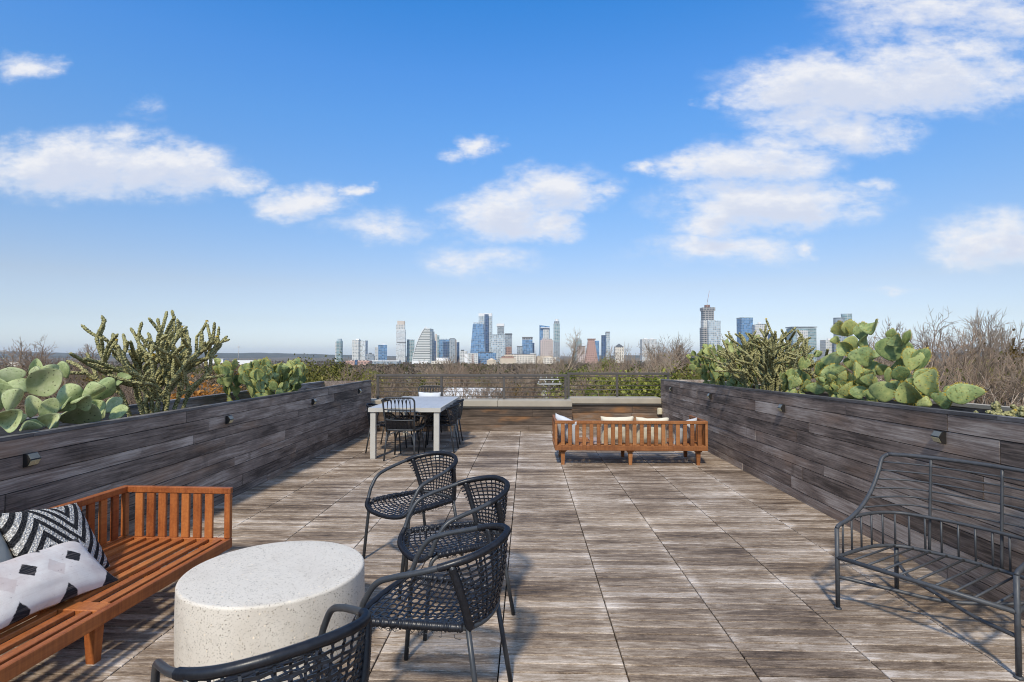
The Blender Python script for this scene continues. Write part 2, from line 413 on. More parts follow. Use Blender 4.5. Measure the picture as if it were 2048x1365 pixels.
# ================================================================== the terrace
XL, XR, YE, YE2 = -3.13, 2.83, 11.03, 11.78      # inner faces of the planter walls, front faces of the two parapets
SLW, TW = .07625, .61
def z_scale(Y):                                # the right-hand wall is a little taller towards the viewer
    return 1.0 + .0155 * (11.4 - Y)
def build_deck():
    deck = MB().box((XL - .02, -1.2, -.10), (XR + .02, 12.2, -.032)).build('wood_deck', M_SUB)
    props(deck, kind='structure')
    def slat_shape(mb, x0, x1, y0, y1, dz=0.0):
        c = .003
        vs = [(x0, y0, -.022 + dz), (x1, y0, -.022 + dz), (x1, y1, -.022 + dz), (x0, y1, -.022 + dz), (x0, y0, -c + dz), (x1, y0, -c + dz), (x1, y1, -c + dz), (x0, y1, -c + dz),
              (x0 + c, y0 + c, dz), (x1 - c, y0 + c, dz), (x1 - c, y1 - c, dz), (x0 + c, y1 - c, dz)]
        mb.raw(vs, [(0, 3, 2, 1), (0, 1, 5, 4), (1, 2, 6, 5), (2, 3, 7, 6), (3, 0, 4, 7), (4, 5, 9, 8), (5, 6, 10, 9), (6, 7, 11, 10), (7, 4, 8, 11), (8, 9, 10, 11)])
    cols = []
    k = -6
    for k in range(-6, 7):
        a, b = -.14 + TW * k, -.14 + TW * (k + 1)
        a, b = max(a, XL), min(b, XR)
        if b - a > .03: cols.append((a + .0035, b - .0035))
    mass = MB(); n_single = 0; meshes = {}
    r = random.Random(3)
    for j in range(-14, int(12.0 / SLW)):
        y0 = j * SLW + .0033; y1 = (j + 1) * SLW - .0033
        for (a, b) in cols:
            if a < -2.0 and y1 > 11.0 and False: continue
            dz = r.uniform(-.0012, .0012)
            seen = y0 > 2.44 and abs((a + b) / 2) < y0 * .97 + .3
            if seen and n_single < 300:
                key = round(b - a, 3), r.randrange(4)
                if key not in meshes:
                    mb = MB(); slat_shape(mb, 0, b - a, 0, SLW - .0066, dz); meshes[key] = mb.mesh('slat')
                    meshes[key].materials.append(M_DECK)
                link('slat', meshes[key], None, deck, loc=(a, y0, 0)); n_single += 1
            elif y1 > -1.0:
                slat_shape(mass, a, b, y0, y1, dz)
    props(mass.build('slats', M_DECK, deck), kind='stuff')
build_deck()

COURSE = [.105, .128, .088, .128, .126, .092, .122, .122, .098]      # board heights from the top down, a cap strip above them
def build_planter(name, side, xf, xb, y0, y1, label, H):
    """a clad planter: front cladding of separate boards, back wall, ends, soil"""
    sg = -1 if side == 'L' else 1
    t = thing(name, label, 'planter', ((xf + xb) / 2, (y0 + y1) / 2, 0))
    ox, oy = t.location.x, t.location.y
    zs = (lambda Y: 1.0) if side == 'L' else z_scale
    core = MB()
    def hexa(mb, xa, xc, ya, yb, za, zb):
        xa, xc = min(xa, xc), max(xa, xc)
        a, b = zs(ya), zs(yb)
        vs = [(xa - ox, ya - oy, za * a), (xc - ox, ya - oy, za * a), (xc - ox, yb - oy, za * b), (xa - ox, yb - oy, za * b),
              (xa - ox, ya - oy, zb * a), (xc - ox, ya - oy, zb * a), (xc - ox, yb - oy, zb * b), (xa - ox, yb - oy, zb * b)]
        mb.raw(vs, [(0, 3, 2, 1), (4, 5, 6, 7), (0, 1, 5, 4), (1, 2, 6, 5), (2, 3, 7, 6), (3, 0, 4, 7)])
    hexa(core, xf + sg * .03, xf + sg * .07, y0 + .03, y1 - .03, -.05, H - .06)
    core.build('backing', M_SUB, t)
    r = random.Random(5 if side == 'L' else 8)
    # boards
    z = H - .018
    posts = [y0 + .0 + i * 1.19 for i in range(int((y1 - y0) / 1.19) + 2)]
    for ci, hgt in enumerate(COURSE):
        zb, za = z, max(z - hgt, -.01); z -= hgt
        if zb < .01: break
        y = y0 - r.uniform(0, 1.5)
        cuts = [y0]
        while y < y1:
            y += r.choice((1.19, 2.38, 2.38, 3.57, 2.975))
            yy = y + r.uniform(-.02, .02)
            if y0 + .25 < yy < y1 - .25: cuts.append(yy)
        cuts.append(y1)
        for a, b in zip(cuts, cuts[1:]):
            mb = MB(); out = r.uniform(0, .005)
            hexa(mb, xf - sg * out, xf + sg * .026, a + .0028, b - .0028, za + .003, zb - .0025)
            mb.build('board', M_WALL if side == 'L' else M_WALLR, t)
    # cap strips on the top edge
    y = y0
    while y < y1 - .05:
        b = min(y + r.uniform(2.0, 3.0), y1)
        if y1 - b < .5: b = y1
        mb = MB(); hexa(mb, xf - sg * .006, xf + sg * .062, y + .001, b - .001, H - .018, H + .004)
        mb.build('cap_board', M_CAPW, t); y = b
    # back wall, ends, soil
    mb = MB(); hexa(mb, xb - sg * .07, xb, y0 + .02, y1 - .02, -.3, H - .05); mb.build('back_wall', M_WALL, t)
    mb = MB(); hexa(mb, xb - sg * .08, xb + sg * .012, y0 + .01, y1 - .01, H - .049, H - .02); mb.build('back_coping', M_CONC if side == 'R' else M_CAPW, t)
    for (ya, yb, nm) in ((y1 - .028, y1 - .002, 'end_wall'), (y0 + .004, y0 + .028, 'end_wall')):
        mb = MB(); hexa(mb, xf + sg * .064, xb - sg * .082, ya, yb, -.05, H - .012); mb.build(nm, M_WALL, t)
    # lumpy soil
    V = []; F = []; nx, ny = 8, 60
    for j in range(ny + 1):
        for i in range(nx + 1):
            x = xf + sg * .064 + (xb - sg * .082 - xf - sg * .064) * i / nx; yy = y0 + .03 + (y1 - y0 - .06) * j / ny
            V.append((x - ox, yy - oy, (H - .13) * zs(yy) + .04 * mnoise.noise((x * 4, yy * 4, 1))))
    for j in range(ny):
        for i in range(nx):
            a = j * (nx + 1) + i; F.append((a, a + 1, a + nx + 2, a + nx + 1) if sg > 0 else (a, a + nx + 1, a + nx + 2, a + 1))
    MB().raw(V, F, True).build('soil', M_SOIL, t)
    return t
build_planter('planter_wall', 'L', XL, -4.15, .6, 11.0, 'long dark wood-clad planter wall along the left side, behind the dining table', 1.012)
build_planter('planter_wall', 'R', XR, 3.86, .6, 11.85, 'long dark wood-clad planter wall along the right side, behind the iron armchair', 1.012)

def parapet(name, x0, x1, yf, depth, label, patch_seed, ncut):
    t = thing(name, label, 'parapet', ((x0 + x1) / 2, yf + depth / 2, 0)); ox, oy = t.location.x, t.location.y
    r = random.Random(patch_seed)
    MB().box((x0 - ox, .03 - depth / 2, -.05), (x1 - ox, depth / 2 - .01, .50)).build('core', M_SUB, t)
    z = .0
    for h in (.128, .165, .155):
        cuts = [x0] + sorted(r.uniform(x0 + .5, x1 - .5) for _ in range(ncut)) + [x1]
        for a, b in zip(cuts, cuts[1:]):
            o = r.uniform(0, .005)
            MB().box((a + .002 - ox, -depth / 2 - o, z + .003), (b - .002 - ox, -depth / 2 + .026, z + h - .003)).build('board', M_END, t)
        z += h
    MB().box((x0 - .004 - ox, -depth / 2 - .028, .452), (x1 + .004 - ox, depth / 2, .487)).build('flashing', M_STRIP, t)
    # coping in lengths with joints
    n = max(1, round((x1 - x0) / 1.6)); w = (x1 - x0) / n
    for i in range(n):
        MB().cbox((x0 + w * i + .002 - ox, -depth / 2 - .045, .489), (x0 + w * (i + 1) - .002 - ox, depth / 2 + .02, .610), .008).build('coping_stone', M_CONC, t)
    return t
parapet('parapet', -3.55, .885, YE, .50, 'low wood-clad parapet with beige coping beside the dining table', 4, 1)
parapet('parapet', .89, XR - .01, YE2, .42, 'recessed low wood-clad parapet with beige coping behind the slatted sofa', 9, 1)

def railing(label, pts_x, y, ztop, zbase):
    t = thing('guard_railing', label, 'railing', ((pts_x[0] + pts_x[-1]) / 2, y, zbase)); ox = t.location.x
    for i, x in enumerate(pts_x):
        MB().cbox((x - .024 - ox, -.024, 0), (x + .024 - ox, .024, ztop - zbase - .03), .003).build('post', M_RAIL, t)
    MB().cbox((pts_x[0] - .03 - ox, -.032, ztop - zbase - .03), (pts_x[-1] + .03 - ox, .032, ztop - zbase + .02), .004).build('top_rail', M_RAIL, t)
    n = 5
    for k in range(n):
        z = (ztop - zbase - .03) * (k + .6) / n
        MB().tube([(pts_x[0] - ox, 0, z), (pts_x[-1] - ox, 0, z)], .009, 6).build('rod', M_RAIL, t)
    return t
YR1, YR2 = 11.36, 12.08
railing('grey-brown metal guard railing with horizontal rods, behind the dining table', [atY(u, 760, YR1).x for u in (756, 883, 1008, 1131)], YR1, atY(1000, 751.0, YR1).z, .612)
railing('shorter grey-brown guard railing with horizontal rods, behind the slatted sofa', [atY(u, 760, YR2).x for u in (1137, 1234, 1336)], YR2, atY(1200, 747.5, YR2).z, .612)

# building below the terrace
bl = MB().box((-4.3, -1.3, -11.5), (4.0, 12.3, -.12)).build('roof_slab', M_CONC); props(bl, kind='structure')

# ---------------------------------------------------------------- small wall lights
M_LHOUSE = plain('dark_bronze_lamp_housing', (.02, .018, .016), .4)
M_LGLASS = plain('yellowed_lamp_lens', (.50, .45, .27), .25, var=.15, scale=40)
M_SOLAR = plain('lamp_solar_panel', (.17, .17, .14), .2, var=.1)
def wall_light(side, Y, z, label):
    sg = 1 if side == 'L' else -1; x = (XL + .006) if side == 'L' else (XR - .006)
    t = thing('wall_light', label, 'light', (x, Y, z), 0, 'small wedge lights on the planter walls'); 
    w, h, d = .040, .043, .046       # half width (along Y), half height
    prof = [(0, -h), (sg * d * .55, -h * .8), (sg * d, h * .1), (sg * d * .45, h), (0, h)]
    vs = [(a, -w, b) for a, b in prof] + [(a, w, b) for a, b in prof]; n = len(prof)
    fs = [tuple(range(n)), tuple(range(2 * n - 1, n - 1, -1))] + [(i, i + n, (i + 1) % n + n, (i + 1) % n) for i in range(n)]
    if sg < 0: fs = [tuple(reversed(f)) for f in fs]
    MB().raw(vs, fs).build('housing', M_LHOUSE, t)
    def plate(nm, a, b, m):
        a = Vector((a[0], 0, a[1])); b = Vector((b[0], 0, b[1])); dv = b - a
        nrm = Vector((dv.z, 0, -dv.x)).normalized()
        if nrm.x * sg < 0: nrm.negate()
        a2, b2 = a + dv * .10, b - dv * .10; q = nrm * .003; ww = w * .86
        vs = [a2 + Vector((0, -ww, 0)), a2 + Vector((0, ww, 0)), b2 + Vector((0, ww, 0)), b2 + Vector((0, -ww, 0))]
        MB().raw([v + q * .1 for v in vs] + [v + q for v in vs], [(4, 5, 6, 7), (0, 1, 5, 4), (1, 2, 6, 5), (2, 3, 7, 6), (3, 0, 4, 7)]).build(nm, m, t)
    plate('lens', prof[1], prof[2], M_LGLASS); plate('solar_panel', prof[2], prof[3], M_SOLAR)
nth = ('nearest', 'second', 'third', 'farthest')
for i, (u, v) in enumerate(((65, 920), (460, 840), (629, 804), (720, 783))):
    p = atX(u, v, XL + .03); wall_light('L', p.y, p.z, 'small dark wedge light on the left planter wall, %s of four' % nth[i])
for i, (u, v) in enumerate(((1876, 875), (1562, 817), (1418, 793), (1341, 779))):
    p = atX(u, v, XR - .03); wall_light('R', p.y, p.z, 'small dark wedge light on the right planter wall, %s of four' % nth[i])
p = atY(1318.5, 823, YE2)
t = thing('outlet_box', 'small cream outlet box on the parapet boards behind the sofa', 'outlet box', (p.x, YE2 - .006, p.z))
MO = plain('cream_plastic', (.62, .56, .40), .5)
MB().cbox((-.05, -.07, -.075), (.05, 0, .075), .02).build('cover', MO, t); MB().cbox((-.03, -.078, -.05), (.03, -.071, .03), .006).build('flap', MO, t)
# ================================================================== furniture
M_TEAKN = m_teak('oiled_teak', (.21, .056, .018), (.39, .122, .034), (.55, .20, .055), .42)
M_TEAKF = m_teak('sun_bleached_teak', (.15, .052, .018), (.30, .115, .036), (.46, .21, .08), .6)
def make_sofa(name, label, mat, L=2.08, D=.78):
    t = thing(name, label, 'sofa')
    hx, hy, zt, z0, z1 = L / 2, D / 2, .612, .205, .272
    B = lambda nm, lo, hi, c=.004: MB().cbox(lo, hi, c).build(nm, mat, t)
    B('front_rail', (-hx, hy - .032, z0), (hx, hy, z1)); B('back_rail', (-hx, -hy, z0), (hx, -hy + .032, z1))
    for s in (-1, 1):
        a, b = sorted((s * hx, s * (hx - .034)))
        B('side_rail', (a, -hy + .034, z0), (b, hy - .034, z1 - .002))
        B('arm_rail', (a, -hy + .046, zt - .042), (b, hy, zt))
        B('arm_post', (a, hy - .042, z1 + .001), (b, hy - .002, zt - .043))
        B('back_post', (a, -hy + .002, z1 + .001), (b, -hy + .040, zt - .043))
        for k in range(7):
            y = -hy + .085 + (D - .20) * (k + .5) / 7
            x = s * (hx - .017)
            B('arm_slat', (x - .011, y - .027, z1 - .0015), (x + .011, y + .027, zt - .043), .003)
    B('top_rail', (-hx, -hy, zt - .042), (hx, -hy + .045, zt))
    n = 20
    for k in range(n):
        x = -hx + .06 + (L - .12) * (k + .5) / n
        B('back_slat', (x - .026, -hy + .010, z1 + .0005), (x + .026, -hy + .032, zt - .043), .003)
    B('centre_bar', (-.045, -hy + .034, z1 - .036), (.045, hy - .034, z1))
    for s in (-1, 1):
        for k in range(8):
            y = -hy + .034 + (D - .068) * (k + .5) / 8
            a, b = sorted((s * .047, s * (hx - .036)))
            B('seat_slat', (a, y - .0225, z1 - .024), (b, y + .0225, z1 - .001), .003)
        B('batten', (s * .52 - .03, -hy + .034, z1 - .062), (s * .52 + .03, hy - .034, z1 - .026))
    for x in (-.93 * hx + .04, 0, .93 * hx - .04):
        for y in (-hy + .085, hy - .085):
            MB().box((x - .062, y - .03, z0 - .03), (x + .062, y + .03, z0 - .001), taper=.62).build('leg_bracket', mat, t)
            MB().box((x - .029, y - .029, 0.0), (x + .029, y + .029, z0 - .0305), taper=.72).build('leg', mat, t)
    return t
sofa_n = make_sofa('slatted_sofa', 'orange-brown teak slatted sofa with bare seat at the left edge of the terrace', M_TEAKN)
_c0, _c1 = atZ(465, 1075, .272), atZ(0, 1340, .272)
_ang = math.atan2(_c0.x - _c1.x, _c0.y - _c1.y)            # small turn from the deck's axis
_d = Vector((math.sin(_ang), math.cos(_ang), 0)); _n = Vector((-_d.y, _d.x, 0)) 
sofa_n.location = Vector((_c0.x, _c0.y, 0)) - _d * 1.04 + _n * .39
sofa_n.rotation_euler = (0, 0, -math.pi / 2 - _ang)
sofa_f = make_sofa('slatted_sofa', 'sun-bleached teak slatted sofa with pillows seen from behind, near the far parapet', M_TEAKF)
_a, _b = atY(1112, 870, 7.62), atY(1414, 870, 7.62)
sofa_f.location = ((_a.x + _b.x) / 2, 7.62 + .39, 0)
SOFA_N_MAT = Matrix.Translation(sofa_n.location) @ Matrix.Rotation(sofa_n.rotation_euler.z, 4, 'Z')
SOFA_F_MAT = Matrix.Translation(sofa_f.location)

# ---------------------------------------------------------------- pillows
def pillow_mesh(w, h, d, n=28, pinch=.10, seed=0):
    V = []; F = []
    for side in (1, -1):
        for j in range(n + 1):
            for i in range(n + 1):
                a, b = 2 * i / n - 1, 2 * j / n - 1
                ea, eb = 1 - abs(a) ** 2.4, 1 - abs(b) ** 2.4
                th = (max(0, ea) * max(0, eb)) ** .48
                x = a * (1 - pinch * (1 - b * b) * .8) * w / 2; z = b * (1 - pinch * (1 - a * a) * .8) * h / 2
                wob = .10 * mnoise.noise((a * 1.7 + seed, b * 1.7, side * 2.0)) + .05 * mnoise.noise((a * 4 + seed, b * 4, side))
                V.append((x, side * d / 2 * th * (1 + wob), z + .012 * mnoise.noise((a * 2, seed, b * 2))))
    N = (n + 1) ** 2
    for j in range(n):
        for i in range(n):
            a = j * (n + 1) + i
            F.append((a, a + 1, a + n + 2, a + n + 1)); F.append((N + a, N + a + n + 1, N + a + n + 2, N + a + 1))
    mb = MB().raw(V, F, True); me = mb.mesh('pillow')
    return me
def m_fabric(name, fn, bumpscale=260, bstr=.3, rough=.9):
    m, t, bs = mat_new(name)
    tc = t.add('ShaderNodeTexCoord'); g = tc.outputs['Generated']; ob = tc.outputs['Object']
    s = t.add('ShaderNodeSeparateXYZ', {0: g})
    col, h = fn(t, s.outputs[0], s.outputs[2], ob)
    t.put(bs.inputs['Base Color'], col); bs.inputs['Roughness'].default_value = rough; bs.inputs['Specular IOR Level'].default_value = .15
    weave = t.noise(ob, bumpscale, 2, .6)
    bump(t, bs, t.math('ADD', weave, h) if h is not None else weave, bstr, .004)
    return m
def f_chevron(t, x, z, ob):
    vo = t.add('ShaderNodeTexVoronoi', {'Vector': ob, 'Scale': 95.0}, feature='F1')
    ax = t.math('ABSOLUTE', t.math('SUBTRACT', t.math('FRACT', t.math('ADD', t.math('MULTIPLY', x, 1.35), .12)), .5))
    wob = t.math('MULTIPLY', t.math('SUBTRACT', t.noise(ob, 60, 2), .5), .05)
    st = t.math('FRACT', t.math('ADD', t.math('MULTIPLY', t.math('SUBTRACT', z, t.math('MULTIPLY', ax, 1.15)), 5.2), wob))
    k = t.rng(st, .46, .54, 0, 1)
    c = t.mix(k, (.018, .018, .02), (.74, .70, .63))
    hgt = t.math('MULTIPLY', t.math('SUBTRACT', 1.0, vo.outputs[0]), 3.0)
    c = t.mix(t.rng(vo.outputs[0], .35, .75, 0, .6), c, (.05, .05, .05), 'MIX')
    return c, hgt
def f_diamond(t, x, z, ob):
    wob_ = t.math('MULTIPLY', t.math('SUBTRACT', t.noise(ob, 45, 4, .7), .5), .35)
    def dia(ox, oz, nx, nz, a, b):
        fx = t.math('ABSOLUTE', t.math('SUBTRACT', t.math('FRACT', t.math('ADD', t.math('MULTIPLY', x, nx), ox)), .5))
        fz = t.math('ABSOLUTE', t.math('SUBTRACT', t.math('FRACT', t.math('ADD', t.math('MULTIPLY', z, nz), oz)), .5))
        d = t.math('ADD', t.math('ADD', t.math('DIVIDE', fx, a), t.math('DIVIDE', fz, b)), wob_)
        return t.rng(d, 1.06, .94, 0, 1)
    blot = t.noise(ob, 7, 5, .65); sp = t.noise(ob, 55, 4, .7)
    c = t.mix(t.rng(blot, .35, .7), (.74, .70, .65), (.60, .52, .48))
    c = t.mix(t.rng(sp, .64, .72, 0, .55), c, (.10, .09, .09))
    c = t.mix(t.math('MULTIPLY', dia(.70, .0, 3.0, 1.0, .20, .17), .35), c, (.42, .30, .28))
    c = t.mix(dia(.20, .10, 3.0, 1.0, .19, .13), c, (.022, .022, .026))
    c = t.mix(dia(.70, .52, 3.0, 1.0, .22, .17), c, (.022, .022, .026))
    ln = t.rng(t.noise(t.mapping(ob, (5, 5, 160)), 1.0, 3), .5, .75, 0, .25)
    return t.mix(ln, c, (.48, .40, .36)), None
def f_plain(col):
    def f(t, x, z, ob):
        return t.mix(t.noise(ob, 9, 5, .6), tuple(c * .85 for c in col), tuple(min(1, c * 1.12) for c in col)), None
    return f
def f_dashes(t, x, z, ob):
    st = t.math('MULTIPLY', t.rng(t.math('FRACT', t.math('MULTIPLY', x, 9.0)), .55, .6), t.math('GREATER_THAN', z, .955))
    base = t.mix(t.noise(ob, 12, 4), (.64, .58, .44), (.76, .71, .58))
    return t.mix(st, base, (.02, .02, .022)), None
def f_stripes(t, x, z, ob):
    st = t.rng(t.math('FRACT', t.math('MULTIPLY', x, 7.0)), .48, .52)
    return t.mix(st, (.02, .02, .022), (.34, .30, .24)), None
def f_throw(t, x, z, ob):
    s2 = t.add('ShaderNodeSeparateXYZ', {0: ob}).outputs[1]
    st = t.rng(t.math('FRACT', t.math('MULTIPLY', s2, 28.0)), .48, .52)
    return t.mix(st, (.16, .05, .05), (.62, .56, .50)), None
MP_CHEV, MP_DIA = m_fabric('chevron_loop_fabric', f_chevron, 220, .9), m_fabric('diamond_kilim_fabric', f_diamond, 320, .35)
MP_GREY, MP_WHITE = m_fabric('grey_linen', f_plain((.33, .33, .30))), m_fabric('white_linen', f_plain((.62, .64, .66)))
MP_DASH, MP_STR, MP_THROW = m_fabric('cream_dashed_fabric', f_dashes), m_fabric('striped_black_fabric', f_stripes), m_fabric('red_striped_throw', f_throw)
def pillow(label, w, h, d, mat, M, seed, name='pillow'):
    me = pillow_mesh(w, h, d, seed=seed)
    o = link(name, me, mat, None, matrix=M)
    return props(o, label, 'pillow')
def orient(center, xdir, nrm):
    """matrix whose x axis is the pillow's width and whose +y axis is its front"""
    x = Vector(xdir).normalized(); n = Vector(nrm); n = (n - x * n.dot(x)).normalized(); z = x.cross(n)
    M = Matrix((x, n, z)).transposed().to_4x4(); M.translation = Vector(center); return M
def sofa_pt(M, x, y, z): return M @ Vector((x, y, z))
# near sofa: chevron cushion leans on the back, lumbar cushion in front of it (the sofa's local +x points at the viewer)
def on_near(px, py, z): 
    return atZ(px, py, z)
_sx = SOFA_N_MAT.to_3x3() @ Vector((1, 0, 0)); _sy = SOFA_N_MAT.to_3x3() @ Vector((0, 1, 0))
pc = SOFA_N_MAT @ Vector((-.28, -.17, .272 + .205))
pillow('black and cream chevron loop pillow leaning on the back of the near sofa', .52, .46, .15, MP_CHEV, orient(pc, -_sx + Vector((0, 0, -.16)), _sy * .80 + Vector((0, 0, .62))), 1)
pc = SOFA_N_MAT @ Vector((.06, .045, .272 + .135))
pillow('long off-white lumbar pillow with black diamonds lying in front of the chevron pillow', .72, .34, .14, MP_DIA, orient(pc, -_sx + _sy * .06 + Vector((0, 0, -.05)), _sy * .62 + _sx * .18 + Vector((0, 0, .78))), 2)
pc = SOFA_N_MAT @ Vector((.13, -.22, .272 + .20))
pillow('grey linen pillow at the left edge behind the patterned pillows', .44, .42, .15, MP_GREY, orient(pc, -_sx, _sy * .85 + Vector((0, 0, .5))), 3)
# far sofa
def far_p(label, x, y, zc, w, h, d, mat, xd, nr, seed):
    pillow(label, w, h, d, mat, orient(SOFA_F_MAT @ Vector((x, y, zc)), xd, nr), seed)
far_p('pale grey pillow at the left end of the far sofa', -.86, -.17, .272 + .185, .44, .40, .16, MP_WHITE, (.62, -.75, -.20), (.75, .60, .3), 4)
far_p('cream pillow with black dashes on the far sofa, left of the middle pair', -.17, -.235, .272 + .19, .46, .42, .19, MP_DASH, (1, 0, .01), (0, -1, -.25), 5)
far_p('cream pillow with black dashes on the far sofa, right of the middle pair', .31, -.235, .272 + .182, .46, .41, .19, MP_DASH, (1, 0, -.02), (0, -1, -.25), 6)
far_p('pale grey pillow slumped at the right end of the far sofa', .80, -.15, .272 + .165, .44, .36, .16, MP_WHITE, (.7, .55, .12), (.5, -.8, -.35), 7)
th = MB()
V = []; F = []
for j in range(13):
    for i in range(9):
        x = -.52 + .36 * i / 8; y = -.30 + .60 * j / 12
        V.append((x, y, .272 + .006 + .006 * (1 + mnoise.noise((x * 9, y * 9, 0)))))
for j in range(12):
    for i in range(8):
        a = j * 9 + i; F.append((a, a + 1, a + 10, a + 9))
nv = len(V); V += [(x, y, z - .006) for x, y, z in V]; F += [tuple(nv + k for k in reversed(f)) for f in F]
o = MB().raw(V, F, True).build('folded_throw', MP_THROW); o.matrix_local = SOFA_F_MAT
props(o, 'red and cream striped throw on the seat of the far sofa', 'throw')

# ---------------------------------------------------------------- terrazzo drum table
def m_terrazzo():
    m, t, bs = mat_new('cream_terrazzo')
    tc = t.add('ShaderNodeTexCoord'); p = tc.outputs['Object']
    pw = t.vmath('ADD', p, t.vmath('MULTIPLY', t.noise(p, 60, 2, .5, 0, 1), (.012, .012, .012)))
    def chips(scale, thr, col, base):
        v = t.add('ShaderNodeTexVoronoi', {'Vector': pw, 'Scale': scale}, feature='F1')
        r = t.add('ShaderNodeSeparateColor', {0: v.outputs['Color']})
        size = t.rng(r.outputs[0], thr, 1.0, 0.0, .42)
        k = t.math('MULTIPLY', t.math('LESS_THAN', v.outputs[0], size), t.math('GREATER_THAN', r.outputs[0], thr))
        return t.mix(k, base, t.mix(r.outputs[1], col, tuple(min(1, c * 3.2) for c in col)))
    base = t.mix(t.noise(p, 4.5, 5, .6), (.65, .59, .50), (.75, .69, .59))
    base = t.mix(t.rng(t.noise(p, 2.6, 6, .65), .50, .72, 0, .45), base, (.46, .39, .31))
    base = t.mix(t.rng(t.noise(p, 14, 5, .7), .58, .75, 0, .4), base, (.40, .35, .29))
    c = chips(130, .50, (.12, .10, .075), base); c = chips(230, .42, (.18, .155, .12), c); c = chips(90, .78, (.30, .26, .20), c)
    t.put(bs.inputs['Base Color'], c); bs.inputs['Roughness'].default_value = .55; bs.inputs['Specular IOR Level'].default_value = .35
    bump(t, bs, t.noise(p, 220, 3), .12, .002)
    return m
r_ = .452; prof = []
for k in range(7): a = R(-90 + 15 * k); prof.append((r_ - .035 + .035 * math.cos(a), .035 + .035 * math.sin(a)))
prof += [(r_ + .002, .19)]
for k in range(7): a = R(15 * k); prof.append((r_ - .015 + .015 * math.cos(a), .385 - .015 + .015 * math.sin(a)))
prof = [(r_ - .06, 0.0)] + prof[0:] 
prof += [(r_ - .12, .3862), (.2, .3866)]
o = MB().lathe(prof, 96).build('drum_table', m_terrazzo(), loc=(-1.325, 2.90, .001))
props(o, 'round cream speckled terrazzo drum coffee table in front of the near sofa', 'coffee table')

